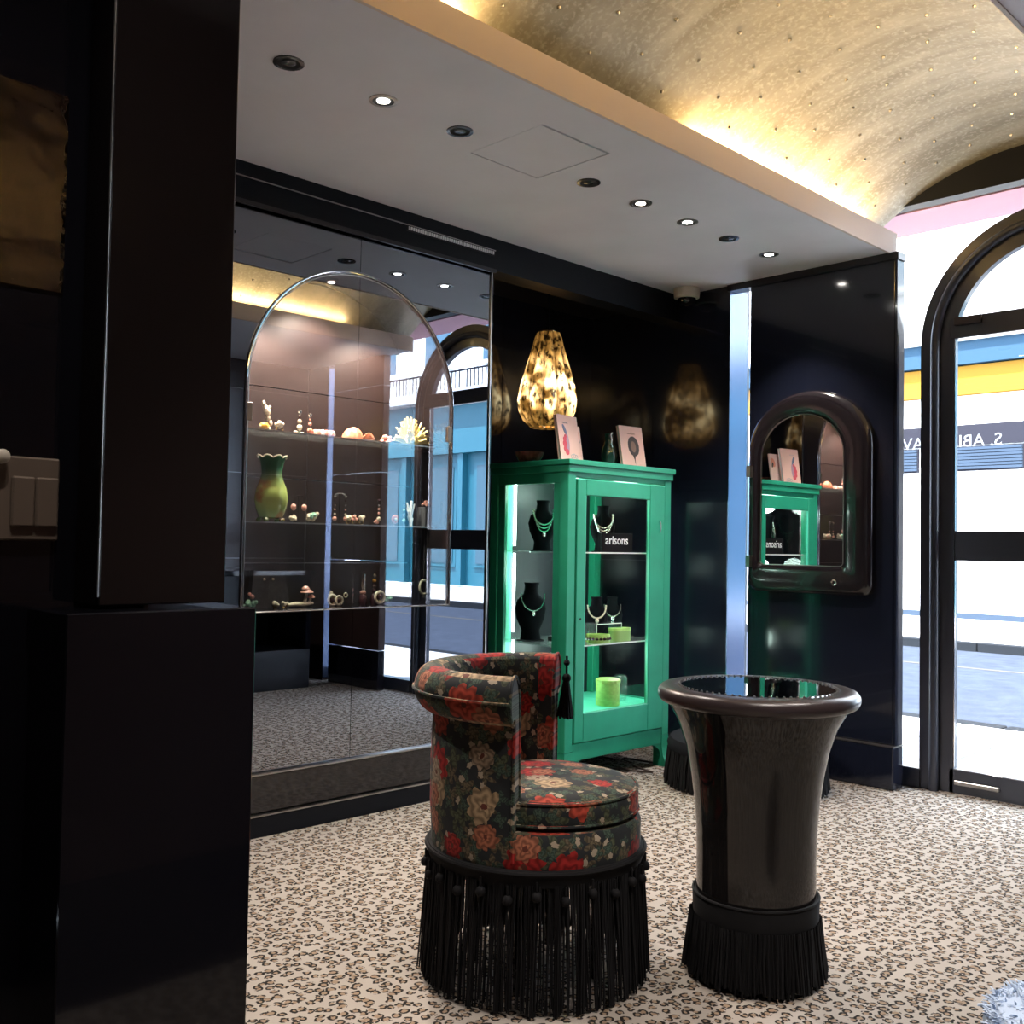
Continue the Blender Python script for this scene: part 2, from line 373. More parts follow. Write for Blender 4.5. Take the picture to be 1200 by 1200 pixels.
    def ringprism(s, outer, inner, a0, a1, ax='y'):
        """closed outline ring (same count) extruded"""
        n = len(outer); F = {'y': lambda u, v, t: (u, t, v), 'x': lambda u, v, t: (t, u, v), 'z': lambda u, v, t: (u, v, t)}[ax]
        vs = []
        for t in (a0, a1):
            for L in (outer, inner):
                for (u, v) in L: vs.append(F(u, v, t))
        fs = []
        for k in range(n):
            j = (k+1) % n
            fs += [(k, j, n+j, n+k), (2*n+k, 3*n+k, 3*n+j, 2*n+j), (k, 2*n+k, 2*n+j, j), (n+k, n+j, 3*n+j, 3*n+k)]
        return s.add(vs, fs)
    def build(s, name, mat, parent=None, smooth=False, kind=None, label=None, loc=None, sub=0):
        me = bpy.data.meshes.new(name); me.from_pydata(s.v, [], s.f); me.update()
        for mm in (mat if isinstance(mat, (list, tuple)) else [mat]): me.materials.append(MAT[mm])
        if any(s.mi): me.polygons.foreach_set('material_index', s.mi)
        import bmesh
        bm = bmesh.new(); bm.from_mesh(me); bmesh.ops.recalc_face_normals(bm, faces=bm.faces); bm.to_mesh(me); bm.free()
        if smooth:
            me.polygons.foreach_set('use_smooth', [True]*len(me.polygons))
            try: me.set_sharp_from_angle(angle=radians(40))
            except Exception: pass
        o = bpy.data.objects.new(name, me); COL.objects.link(o)
        if parent: o.parent = parent
        if loc: o.location = loc
        if kind: o['kind'] = kind
        if label: o['label'] = label
        if sub:
            md = o.modifiers.new('sub', 'SUBSURF'); md.levels = sub; md.render_levels = sub
        return o
def thing(name, label, cat, loc=(0, 0, 0), rz=0, group=None):
    o = bpy.data.objects.new(name, None); COL.objects.link(o); o.location = loc; o.rotation_euler = (0, 0, rz)
    o.empty_display_size = .05
    o['label'] = label; o['category'] = cat
    if group: o['group'] = group
    return o
def tag(o, label, cat, group=None):
    o['label'] = label; o['category'] = cat
    if group: o['group'] = group
    return o
def struct(name, loc=(0, 0, 0)):
    o = bpy.data.objects.new(name, None); COL.objects.link(o); o['kind'] = 'structure'; o.location = loc; return o
def sbox(name, mat, dims, parent=None, b=0):
    m = MB(); (m.bbox(*dims, b) if b else m.box(*dims)); o = m.build(name, mat, parent)
    if parent is None: o['kind'] = 'structure'
    return o
def copyo(o, parent=None, loc=None):
    c = o.copy(); COL.objects.link(c)
    if parent: c.parent = parent
    if loc is not None: c.location = loc
    return c
def arch(cx, z0, z1, r, n=28, bot=None):
    """outline: up-right rect with semicircular head. z1 = spring line"""
    p = [(cx-r, z0), (cx+r, z0)] + [(cx+r*cos(a), z1+r*sin(a)) for a in [pi*i/n for i in range(n+1)]]
    return p
def spot(x, y, z, e, ang=85, col=(1, .90, .82), blend=.6, r=.02):
    l = bpy.data.lights.new('downlight_or_fill', 'SPOT'); l.energy = e; l.spot_size = radians(ang); l.spot_blend = blend; l.color = col; l.shadow_soft_size = r
    o = bpy.data.objects.new('downlight_or_fill', l); COL.objects.link(o); o.location = (x, y, z); return o
def point(x, y, z, e, col, r=.02):
    l = bpy.data.lights.new('lamp_glow', 'POINT'); l.energy = e; l.color = col; l.shadow_soft_size = r
    o = bpy.data.objects.new('lamp_glow', l); COL.objects.link(o); o.location = (x, y, z); return o
def strip_light(x0, x1, y, z, e, col, d, wid=.03):
    l = bpy.data.lights.new('cove_glow', 'AREA'); l.shape = 'RECTANGLE'; l.size = x1-x0; l.size_y = wid; l.energy = e; l.color = col
    o = bpy.data.objects.new('cove_glow', l); COL.objects.link(o); o.location = ((x0+x1)/2, y, z)
    z_ = -Vector(d).normalized(); x_ = Vector((1, 0, 0)); y_ = z_.cross(x_)
    o.rotation_euler = Matrix((x_, y_, z_)).transposed().to_euler(); return o

# ================================================================== THE ROOM
CZ = 2.56; XB = -1.6; XE = 4.65; YW = 3.44; YF = -.34; YV0, YV1 = .97, 2.18
sbox('floor', 'carpet', (XB, 4.84, YF-.1, 4.2, -.06, 0))
# --- soffits, fascias, hatch
ceil = struct('ceiling')
hx0, hx1, hy0, hy1 = 2.43, 2.785, 2.365, 2.735
m = MB(); T = .10
m.box(XB, hx0, YV1, YW+.02, CZ, CZ+T).box(hx1, 4.70, YV1, YW+.02, CZ, CZ+T).box(hx0, hx1, YV1, hy0, CZ, CZ+T).box(hx0, hx1, hy1, YW+.02, CZ, CZ+T)
m.build('soffit', 'soffit', ceil)
sbox('access_hatch', 'soffit', (hx0+.004, hx1-.004, hy0+.012, hy1-.004, CZ+.001, CZ+.03), ceil)
sbox('hatch_recess', 'gap', (hx0-.01, hx1+.01, hy0-.01, hy1+.01, CZ+.031, CZ+.05), ceil)
sbox('soffit', 'soffit', (XB, 4.70, YF, YV0, CZ, CZ+T), ceil)
sbox('fascia', 'fascia', (XB, 4.705, YV1-.012, YV1, CZ-.004, CZ+T+.005), ceil)
sbox('fascia', 'fascia', (XB, 4.705, YV0, YV0+.012, CZ-.004, CZ+T+.005), ceil)
# --- vault
vc, vr, vz = 1.575, 1.2, 1.775
m = MB(); n = 48; A0, A1 = radians(42), radians(138)
xs = [XB, 0, 1.6, 3.2, 4.80]; vs = []
for x in xs:
    for i in range(n+1):
        a = A0+(A1-A0)*i/n; vs.append((x, vc+vr*cos(a), vz+vr*sin(a)))
fs = [(i*(n+1)+k, i*(n+1)+k+1, (i+1)*(n+1)+k+1, (i+1)*(n+1)+k) for i in range(len(xs)-1) for k in range(n)]
m.add(vs, fs); vo = m.build('vault', 'gold', ceil, smooth=True)
m = MB()
for i in range(22):
    for k in range(12):
        a = A0+(A1-A0)*(k+.5+.5*(i % 2))/12.5; x = .2+i*.21+random.uniform(-.03, .03)
        if x < 4.75: m.ball((x, vc+(vr-.002)*cos(a), vz+(vr-.002)*sin(a)), .007, 6)
m.build('fixing_stud', 'steel', ceil, kind='stuff')
# unseen roof, and boards above the soffits added to keep out light
sbox('roof', 'lacquer_soft', (XB-.1, 4.83, YF-.2, 4.3, 3.05, 3.15))
sbox('light_seal_9', 'lacquer_soft', (XB, 4.80, 2.50, 2.55, CZ+.1, 3.05)); sbox('light_seal_10', 'lacquer_soft', (XB, 4.80, .60, .65, CZ+.1, 3.05))
# --- coves
def cove(x0, x1, y, side, e, nm='led_tape'):
    t = sbox(nm, 'warmled', (x0, x1, y-.012, y+.012, CZ+T, CZ+T+.008), ceil)
    strip_light(x0, x1, y, CZ+T+.03, e, (1, .72, .38), (0, -.15*side, 1), .03)
cove(3.22, 4.60, YV1+.11, 1, 2.6); cove(-.5, 2.0, YV1+.11, 1, 4)
cove(-1.0, 1.3, YV0-.11, -1, 4); cove(1.5, 4.2, YV0-.11, -1, 4.5)
# --- left wall: header, plinth, mirror panes, alcove
wl = struct('wall_left')
sbox('header_panel', 'header', (.6, 4.68, YW-.02, YW+.10, 2.41, CZ), wl)
sbox('header_trim', 'lacquer_soft', (.6, 3.21, YW-.032, YW-.02, 2.395, 2.412), wl)
g_ = thing('air_grille', 'slim silver slatted vent strip in the black band above the mirror', 'vent', (2.94, YW-.02, 2.487))
sbox('vent_body', 'gap', (-.26, .26, -.006, 0, -.012, .012), g_)
sb = sbox('vent_slat', 'white', (-.0035, .0035, -.011, -.004, -.007, .007), g_); sb.location = (-.25, 0, 0)
for i in range(1, 40): copyo(sb, g_, (-.25+i*.0128, 0, 0))
sbox('header_line', 'steel', (.6, 3.21, YW-.024, YW-.019, 2.500, 2.504), wl)
NCX, NR, NZ0, NZS = 2.455, .520, .850, 1.725      # arched niche: centre, radius, bottom, spring line
def half_open(side, x_out, zb, zt, r=NR, e=.0012, n=28):
    xm = NCX+side*e
    p = [(x_out, zb), (xm, zb), (xm, NZ0), (NCX+side*r, NZ0)]
    p += [(NCX+side*r*cos(pi/2*i/n), NZS+r*sin(pi/2*i/n)) for i in range(n)]+[(xm, NZS+r), (xm, zt), (x_out, zt)]
    return p
m = MB(); m.prism(half_open(-1, .6, 0, 2.5, e=0), YW+.006, YW+.03, 'y').prism(half_open(1, 3.20, 0, 2.5, e=0), YW+.006, YW+.03, 'y'); m.build('backing_wall', 'lacquer_soft', wl)
sbox('partition_end', 'lacquer', (3.200, 3.212, YW-.01, 4.10, 0, 2.41), wl)
mr = thing('wall_mirror', 'tall smoked mirror in two panes covering the left wall', 'mirror', (0, YW, 0))
MB().prism(half_open(-1, .62, .235, 2.40), -.004, .004, 'y').build('mirror_pane', 'mirror', mr); MB().prism(half_open(1, 3.197, .235, 2.40), -.004, .004, 'y').build('mirror_pane', 'mirror', mr)
sbox('edge_trim', 'steel', (3.197, 3.203, -.012, .006, .235, 2.40), mr)
bb = struct('baseboard_left')
sbox('plinth_board', 'lacquer', (.62, 3.21, YW-.022, YW+.02, .088, .230), bb, .003)
sbox('plinth_cap', 'steel', (.62, 3.21, YW-.028, YW, .230, .236), bb)
sbox('plinth_base', 'header', (.62, 3.21, YW-.040, YW+.02, 0, .078), bb, .003)
sbox('plinth_cap', 'steel', (.62, 3.21, YW-.042, YW, .078, .083), bb)
# alcove
al = struct('wall_alcove')
for x0, x1 in ((3.212, 3.90), (3.904, 4.68)): sbox('panel', 'lacquer_daylit', (x0, x1, 4.08, 4.12, 0, CZ+.1), al)
for y0, y1 in ((3.075, 3.60), (3.604, 4.10)): sbox('panel', 'lacquer_daylit', (4.66, 4.70, y0, y1, 0, CZ), al)
sbox('alcove_ceiling', 'lacquer_soft', (3.2, 4.70, 3.5, 4.15, 2.52, CZ+.1), al)
sbox('side_return', 'polish', (4.640, 4.812, 3.068, 3.074, .02, 2.54), al)
sbox('return_block', 'lacquer', (4.70, 4.80, 3.09, 4.12, 0, CZ+.5), al)
# --- end wall with arched mirror
ew = struct('wall_end')
sbox('panel', 'lacquer_daylit', (XE, XE+.07, 2.15, 2.950, .205, CZ-.012), ew, .004)
sbox('head_trim', 'lacquer_soft', (XE-.01, XE+.07, 2.13, 3.09, CZ-.035, CZ-.0), ew)
sbox('edge_trim', 'lacquer_daylit', (XE+.0, XE+.075, 2.138, 2.149, .205, CZ-.03), ew)
sbox('plinth_board', 'lacquer_daylit', (XE-.03, XE+.075, 2.135, 2.945, 0, .20), ew, .004)
sbox('plinth_cap', 'steel', (XE-.032, XE+.075, 2.133, 2.945, .20, .205), ew)
am = thing('arched_wall_mirror', 'small arched mirror in a thick padded dark frame on the end wall', 'mirror', (XE, 0, 0))
def rarch(cy, z0, zs, hw, hh, n=24, cr=.05):
    """arch outline in YZ with elliptical head and rounded lower corners"""
    p = []
    for i in range(7): a = -pi/2-pi/2*(1-i/6)-0; p.append((cy-hw+cr+cr*cos(pi+ (pi/2)*i/6), z0+cr+cr*sin(pi+(pi/2)*i/6)))
    for i in range(7): p.append((cy+hw-cr+cr*cos(-pi/2+(pi/2)*i/6), z0+cr+cr*sin(-pi/2+(pi/2)*i/6)))
    for i in range(n+1): a = pi*i/n; p.append((cy+hw*cos(a), zs+hh*sin(a)))
    return p
cy = 2.583
O = rarch(cy, .905, 1.64, .340, .29, cr=.06); I = rarch(cy+.045, 1.045, 1.60, .232, .215, cr=.02); Mi = rarch(cy+.045, 1.045, 1.60, .238, .221, cr=.02)
m = MB(); nseg = len(O); rings = []
for t, dx in ((0, 0), (0, -.030), (.06, -.042), (.18, -.048), (.5, -.046), (.8, -.040), (.94, -.034), (1, -.022), (1, 0)):
    rings.append([(dx, O[k][0]*(1-t)+I[k][0]*t, O[k][1]*(1-t)+I[k][1]*t) for k in range(nseg)])
vs = [p for r in rings for p in r]; fs = [(i*nseg+k, i*nseg+(k+1) % nseg, (i+1)*nseg+(k+1) % nseg, (i+1)*nseg+k) for i in range(len(rings)-1) for k in range(nseg)]
m.add(vs, fs); m.build('mirror_frame', 'frame_lacquer', am, smooth=True)
m = MB(); m.prism(Mi, -.020, -.014, 'x'); m.build('mirror_glass', 'mirror3', am)
m = MB(); m.tube([(-.023, *q) for q in I], .0025, 5, closed=True); m.build('bead_trim', 'steel', am)
sbox('hinge', 'steel', (-.075, -.045, 2.893, 2.917, 1.50, 1.56), am); sbox('hinge', 'steel', (-.075, -.045, 2.893, 2.917, 1.03, 1.09), am)
m = MB(); m.tube([(-.070, 2.42+.012*cos(a), .965+.012*sin(a)) for a in [2*pi*i/10 for i in range(10)]], .004, 5, closed=True); m.build('latch_ring', 'silver', am)
# smoke detector style dome at the ceiling corner
t = thing('dome_camera', 'cream round dome camera under the soffit above the dark corner', 'camera', (4.56, 3.30, CZ))
m = MB(); m.lathe([(.072, 0), (.074, -.01), (.070, -.05), (.055, -.055)], n=24); m.build('housing', 'cream', t, smooth=True)
m = MB(); m.lathe([(.052, -.05), (.050, -.065), (.035, -.085), (.01, -.094)], n=20); m.build('lens_dome', 'lacquer', t, smooth=True)
# --- far (right) wall, out of frame but in the mirror, panelled in brown
wr = struct('wall_right')
zz = [0, .30, .98, 1.66, 2.33, CZ+.1]; xx = [XB, -.4, .6, 1.6, 2.6, 3.6, 4.65]
for i in range(len(xx)-1):
    for k in range(len(zz)-1): sbox('panel', 'brown' if k else 'lacquer', (xx[i]+.002, xx[i+1]-.002, YF-.02, YF, zz[k]+.003, zz[k+1]-.003), wr)
sbox('backing', 'steel', (XB, 4.82, YF-.06, YF-.02, 0, 3.05), wr)
for k in range(len(zz)-1): sbox('panel', 'brown' if k else 'lacquer', (XE, XE+.06, .04, .70, zz[k]+.003, zz[k+1]-.003), wr)
sbox('side_return', 'polish', (XE+.01, 4.80, -.06, -.05, .02, 2.54), wr)
sbox('panel', 'brown', (XE+.01, 4.80, YF, -.06, 0, 3.05), wr)
wb = struct('wall_back')
yy = [YF, .5, 1.4, 2.3, 3.44]
for i in range(len(yy)-1):
    for k in range(len(zz)-1): sbox('panel', 'brown' if k else 'lacquer', (XB-.02, XB, yy[i]+.002, yy[i+1]-.002, zz[k]+.003, zz[k+1]-.003), wb)
sbox('backing', 'lacquer_soft', (XB-.06, XB-.02, YF-.1, 4.2, 0, 3.15), wb)
sbox('wall_shell', 'lacquer_soft', (XB, 4.83, 4.15, 4.25, 0, 3.15))
# low black console against the far wall (seen in the mirror)
t = thing('console_cabinet', 'low black lacquered counter reflected in the mirror under the brown panels', 'counter', (2.9, -.05, 0))
sbox('counter_body', 'lacquer_soft', (-1.3, 1.45, -.28, .28, .0, .30), t, .004)
sbox('counter_top', 'lacquer', (-1.32, 1.47, -.28, .30, .86, .90), t, .004)
for x in (-1.3, -.38, .53, 1.41): sbox('divider', 'lacquer', (x, x+.04, -.28, .28, .30, .86), t)
sbox('back_panel', 'lacquer_soft', (-1.3, 1.45, -.285, -.27, .3, .86), t)
# --- foreground left: black panelled pier
pr = struct('wall_pier')
sbox('panel', 'brown_dark', (.449, .600, 1.10, 1.30, 1.05, 2.9), pr, .0015)
sbox('panel', 'lacquer', (XB, .449, 1.168, 1.30, 1.0, 3.05), pr)
sbox('plinth_block', 'lacquer', (.399, .617, 1.056, 1.30, 0, 1.046), pr, .0015)
sbox('plinth_block', 'lacquer', (XB, .399, 1.160, 1.30, 0, 1.0), pr)
sbox('pier_core', 'brown', (XB, .600, 1.305, YW+.02, 0, 3.05), pr)
sbox('tinted_panel', 'mirror2', (.10, .425, 1.1655, 1.170, 1.40, 1.625), pr)
m = MB(); m.tube([(.4475, 1.0995, 1.06), (.4475, 1.0995, 2.6)], .0012, 5); m.build('edge_bead', 'steel', pr)
t = thing('light_switch', 'double rocker light switch with a bronze plate on the black pier', 'switch', (.398, 1.168, 1.166))
sbox('plate', 'bronze', (-.040, .028, -.008, 0, -.046, .046), t, .002)
for x in (-.0235, .0015): sbox('rocker', 'bronze', (x, x+.0245, -.013, -.008, -.031, .024), t, .002)
t = thing('wall_hook', 'round cream peg at the edge of the black pier beside the switch', 'peg', (.362, 1.167, 1.210))
m = MB(); m.lathe([(.004, 0), (.004, -.008), (.008, -.012), (.008, -.018), (.004, -.021)], n=16, ax='y'); m.build('peg_head', 'cream', t, smooth=True)

# --- street front: header, glass, arched door
wf = struct('wall_front')
sbox('header_beam', 'header', (4.78, 4.86, .2, 3.2, 2.815, 3.15), wf)
sbox('side_post', 'frame', (4.79, 4.85, 3.08, 3.20, 0, 3.1), wf); sbox('side_post', 'frame', (4.79, 4.85, -.20, -.05, 0, 3.1), wf)
sbox('sill', 'frame', (4.78, 4.85, 2.08, 3.09, 0, .09), wf); sbox('sill', 'frame', (4.78, 4.85, -.05, .92, 0, .09), wf)
sbox('glazing_bar', 'steel', (4.785, 4.79, 2.08, 3.09, .085, .093), wf)
w1 = struct('window_1')
# glass sheets either side and above the door ring
dc, dzs = 1.50, 2.11
def arc(r, n=28): return [(dc+r*cos(pi*i/n), dzs+r*sin(pi*i/n)) for i in range(n+1)]
m = MB(); n = 28; top = 2.815; vs = []; ring = arc(.575, n)
for (y, z) in ring: vs += [(4.822, y, z), (4.822, y, top)]
m.add(vs, [(2*i, 2*i+1, 2*i+3, 2*i+2) for i in range(n)])
m.add([(4.822, 2.075, .09), (4.822, 3.08, .09), (4.822, 3.08, top), (4.822, 2.075, top)], [(0, 1, 2, 3)])
m.add([(4.822, .925, .09), (4.822, -.05, .09), (4.822, -.05, top), (4.822, .925, top)], [(0, 1, 2, 3)])
m.build('pane', 'glass', w1)
dr = struct('door_1', (4.81, 0, 0))
def jambring(ro, ri, x0, x1, zb=0): # inverted U
    m = MB(); n = 40; Ou = [(dc-ro, zb)] + [(dc-ro*cos(pi*i/n), dzs+ro*sin(pi*i/n)) for i in range(n+1)] + [(dc+ro, zb)]
    In = [(dc-ri, zb)] + [(dc-ri*cos(pi*i/n), dzs+ri*sin(pi*i/n)) for i in range(n+1)] + [(dc+ri, zb)]
    N = len(Ou); vs = []
    for x in (x0, x1):
        for L in (Ou, In): vs += [(x, y, z) for y, z in L]
    fs = []
    for k in range(N-1): fs += [(k, k+1, N+k+1, N+k), (2*N+k, 3*N+k, 3*N+k+1, 2*N+k+1), (k, 2*N+k, 2*N+k+1, k+1), (N+k, N+k+1, 3*N+k+1, 3*N+k)]
    fs += [(0, N, 3*N, 2*N), (N-1, 3*N-1, 4*N-1, 2*N-1)]
    return m.add(vs, fs)
jambring(.585, .50, -.02, .05).build('outer_frame', 'frame', dr)
n = 40; rr = .515
m = MB(); m.tube([(-.022, dc-rr, .0)]+[(-.022, dc-rr*cos(pi*i/n), dzs+rr*sin(pi*i/n)) for i in range(n+1)]+[(-.022, dc+rr, .0)], .022, 10); m.build('round_bead', 'frame', dr, smooth=True)
jambring(.498, .43, -.008, .035, .0).build('inner_frame', 'frame', dr)
sbox('transom', 'frame', (-.012, .035, dc-.45, dc+.45, 2.135, 2.235), dr, .003)
sbox('middle_rail', 'frame', (-.004, .035, dc-.45, dc+.45, 1.085, 1.225), dr, .003)
sbox('bottom_rail', 'frame', (-.008, .035, dc-.45, dc+.45, .0, .115), dr, .003)
m = MB(); m.add([(.012, dc-.44, .1), (.012, dc+.44, .1), (.012, dc+.44, dzs+.1), (.012, dc-.44, dzs+.1)], [(0, 1, 2, 3)])
vs = [(.012, dc+.44*cos(pi*i/24), dzs+.1+.34*sin(pi*i/24)) for i in range(25)]; m.add(vs, [tuple(range(25))]); m.build('pane', 'glass', dr)
for s in (-1, 1): sbox('glazing_bead', 'chrome', (-.006, -.002, dc+s*.428-.003, dc+s*.428+.003, .12, 2.13), dr)
sbox('latch_plate', 'leather', (-.03, -.012, dc+.30, dc+.425, 2.195, 2.232), dr, .002)
sbox('threshold', 'chrome', (-.02, .10, dc-.58, dc+.58, 0, .006), dr)
sbox('floor_closer', 'steel', (-.026, -.008, dc+.22, dc+.42, .045, .065), dr, .003)

# window lettering, read from the street (so mirrored from inside)
def text(s, size, loc, parent, mat, mirror=False, name='lettering', basis=None, ext=.0008, label=None):
    c = bpy.data.curves.new(name, 'FONT'); c.body = s; c.size = size; c.extrude = ext; c.materials.append(MAT[mat])
    c.resolution_u = 3
    tmp = bpy.data.objects.new('tmp', c); COL.objects.link(tmp)
    me = bpy.data.meshes.new_from_object(tmp.evaluated_get(bpy.context.evaluated_depsgraph_get())); bpy.data.objects.remove(tmp)
    me.materials.clear(); me.materials.append(MAT[mat])
    o = bpy.data.objects.new(name, me); COL.objects.link(o); o.parent = parent
    M = Matrix(basis).transposed().to_4x4(); M.translation = loc; o.matrix_local = M
    if label: o['label'] = label
    return o
# from the street the reader faces -X, so letters run towards +Y
text('S. ABI', .082, (.014, 1.72, 1.622), dr, 'letter', basis=((0, 1, 0), (0, 0, 1), (1, 0, 0)))
text('AVN', .082, (4.824, 2.085, 1.622), w1, 'letter', basis=((0, 1, 0), (0, 0, 1), (1, 0, 0)))

# ================================================================== THE STREET
can = thing('shop_canopy', 'pink canopy strip above the glazed shop front', 'canopy', (4.9, 1.6, 2.82))
sbox('canopy_board', 'pinkext', (0, .36, -1.8, 1.8, 0, .05), can)
m = MB(); m.lathe([(.03, -.002), (.035, -.006), (.02, -.008)], c=(.18, .05, 0), n=16); m.build('canopy_light', 'ledoff', can)
gs = struct('pavement')
sbox('pavement_bed', 'gap', (4.84, 7.0, -16, 22, -.12, -.055), gs)
sl = sbox('paving_slab', 'paving', (-.350, .350, -.442, .442, -.055, -.035), gs, .004); first = True
sl.location = (5.22, -7.6, 0)
for i in range(3):
    for k in range(18):
        if i == k == 0: continue
        copyo(sl, gs, (5.22+.715*i, -7.6+.9*k+.45*(i % 2), 0))
kb = sbox('kerb_stone', 'kerb', (-.07, .07, -.49, .49, -.14, -.03), gs, .006); kb.location = (7.07, -9, 0)
for k in range(1, 20): copyo(kb, gs, (7.07, -9+k, 0))
rd = sbox('road', 'asphalt', (7.0, 13.2, -40, 60, -.20, -.13))
for x in (11.2,): sbox('road_marking', 'paint_line', (x, x+.12, -30, 50, -.13, -.127), rd)
ps = struct('pavement')
sbox('pavement_bed', 'gap', (13.3, 18.1, -40, 60, -.12, -.055), ps)
kb = sbox('kerb_stone', 'kerb', (-.09, .09, -.99, .99, -.16, -.02), ps, .006); kb.location = (13.25, -30, 0)
for k in range(1, 30): copyo(kb, ps, (13.25, -30+2*k, 0))
sl = sbox('paving_slab', 'paving', (-.79, .79, -.99, .99, -.055, -.03), ps, .006); sl.location = (14.15, -30, 0)
for i in range(3):
    for k in range(30):
        if i == k == 0: continue
        copyo(sl, ps, (14.15+1.6*i, -30+2*k+(i % 2), 0))
FX = 18.0
# building opposite, seen straight through the door
A = thing('corner_building', 'white rendered building with blue band and yellow fascia across the street', 'building', (FX, 8, 0))
sbox('wall', 'ext_white', (0, 3, -6, 14, -.05, 12), A)
sbox('blue_band', 'ext_blue', (-.25, 0, -6, 14, 4.40, 4.84), A); sbox('blue_band_top', 'stone', (-.32, 0, -6, 14, 4.80, 4.9), A)
sbox('yellow_fascia', 'ext_yellow', (-.15, 0, -6, 14, 3.88, 4.38), A)
sbox('base_course', 'ext_louvre', (-.06, 0, -6, 14, -.05, .07), A)
sbox('sign_panel', 'ext_dark', (-.06, 0, -2.6, -.35, 3.0, 3.36), A); sbox('sign_panel', 'ext_dark', (-.06, 0, -.33, 1.3, 3.0, 3.36), A)
for y0, y1 in ((-1.95, -.35), (-.15, 1.3)):
    v = sbox('louvre_vent', 'ext_dark', (-.05, 0, y0, y1, 2.55, 2.98), A)
    s0 = sbox('slat', 'ext_louvre', (-.10, -.03, y0+.02, y1-.02, -.022, .022), v); s0.location = (0, 0, 2.6)
    for k in range(1, 7): copyo(s0, v, (0, 0, 2.6+k*.056))
for y0 in (-5.5, 3.2, 6.5, 9.8):
    v = sbox('window_frame', 'stone', (-.05, 0, y0, y0+2, .8, 3.0), A); sbox('pane', 'winblue', (-.06, -.05, y0+.1, y0+1.9, .9, 2.9), v)
v = sbox('poster_case', 'ext_dark', (-.06, 0, .30, .95, 1.75, 2.45), A); sbox('poster', 'ext_white', (-.065, -.06, .36, .89, 1.82, 2.10), v)
v = sbox('doorway_frame', 'ext_dark', (-.06, 0, .32, 1.2, .30, 1.5), A); sbox('doorway_pane', 'brown', (-.07, -.06, .42, 1.1, .45, 1.25), v)
# terrace seen only in the big mirror: teal shopfronts, white storeys above
for bi, (y0, y1, lab) in enumerate(((-9.5, -1.6, 'teal shopfront building with white panelled storey reflected in the mirror right of the arch frame'), (-18, -9.6, 'teal shopfront building with ribbed white storey reflected furthest left in the mirror'))):
    B = thing('shop_building', lab, 'building', (FX, (y0+y1)/2, 0)); hw = (y1-y0)/2
    sbox('wall', 'ext_white', (0, 3, -hw, hw, 5.2, 13), B)
    sbox('shopfront', 'teal', (0, 3, -hw, hw, 0, 5.0), B)
    sbox('stone_ledge', 'stone', (-.45, 0, -hw, hw, 5.0, 5.25), B); sbox('shop_fascia', 'teal', (-.25, 0, -hw, hw, 3.55, 4.2), B)
    sbox('cornice', 'stone', (-.35, 0, -hw, hw, 9.4, 9.7), B)
    k = 0; y = -hw+.3
    while y < hw-2.3:
        fr = sbox('shop_window', 'teal', (-.06, 0, y, y+1.7, .5, 3.3), B); sbox('pane', 'teal_dark', (-.08, -.06, y+.12, y+1.58, .6, 3.2), fr)
        fr = sbox('upper_window', 'ext_white', (-.10, 0, y+.2, y+1.5, 5.9, 8.3), B); sbox('pane', 'winblue', (-.12, -.10, y+.32, y+1.38, 6.0, 8.2), fr)
        sbox('pilaster', 'teal', (-.18, 0, y+1.85, y+2.05, 0, 3.6), B)
        p0 = sbox('wall_rib', 'ext_white', (-.10, 0, y+1.6, y+1.72, 5.3, 9.3), B)
        p1 = copyo(p0, B, (0, .32, 0)); p2 = copyo(p0, B, (0, .64, 0))
        y += 2.4
    for zr in (6.25, 5.45):
        pass
    rl = thing('balcony_railing', 'dark iron railing on the stone ledge of ' + ('the nearer teal building' if bi == 0 else 'the further teal building'), 'railing', (FX-.40, (y0+y1)/2, 5.25))
    sbox('top_rail', 'ext_dark', (-.02, .02, -hw, hw, .46, .50), rl)
    m = MB()
    for q in range(int(hw*2/.15)): m.box(-.01, .01, -hw+q*.15, -hw+q*.15+.02, 0, .46)
    m.build('baluster', 'ext_dark', rl, kind='stuff')

# ================================================================== DOWNLIGHTS
def downlight(x, y, lit, label, e=0):
    t = thing('recessed_downlight', label, 'ceiling light', (x, y, CZ), group='recessed downlights in the grey soffit')
    m = MB(); m.lathe([(.047, 0), (.047, -.003), (.036, -.004), (.032, .0)], n=28, capb=False, capt=False); m.build('trim_ring', 'steel' if lit else 'ledoff', t, smooth=True)
    m = MB(); m.lathe([(.036, -.0035), (.026, -.001), (.024, -.0005)], n=24, capb=False); m.build('inner_cone', 'gap', t)
    m = MB(); m.lathe([(.021, -.0022), (.012, -.0042)], n=20); m.build('lens', {0: 'ledoff', 1: 'led_dim', 2: 'led'}[lit], t, smooth=True)
    if e: spot(x, y, CZ-.012, e)
Y1 = 2.615
downlight(1.589, Y1, 0, 'unlit black round downlight nearest the black pier', 0)
downlight(1.943, Y1, 2, 'brightly lit round downlight nearest the black pier', 38)
downlight(2.275, Y1, 0, 'open dark downlight beside the corner of the ceiling hatch', 0)
downlight(2.953, Y1, 0, 'unlit dark downlight just past the ceiling hatch', 0)
downlight(3.282, Y1, 1, 'dimly lit round downlight, first of the lit three past the hatch', 16)
downlight(3.613, Y1, 2, 'bright round downlight in the middle of the row past the hatch', 24)
downlight(3.936, Y1, 0, 'unlit downlight between the last two lit ones by the window', 0)
downlight(4.283, Y1, 2, 'lit downlight closest to the street window', 20)
for x in (.3, .9, 1.3): spot(x, Y1 if x < 1 else .5, CZ-.02, 24)
spot(.22, .55, CZ-.02, 6); spot(.45, .62, CZ-.02, 3)  # unseen fill spots added to brighten the switch plate
for x in (1.6, 2.6, 3.6): spot(x, .45, CZ-.02, 22)

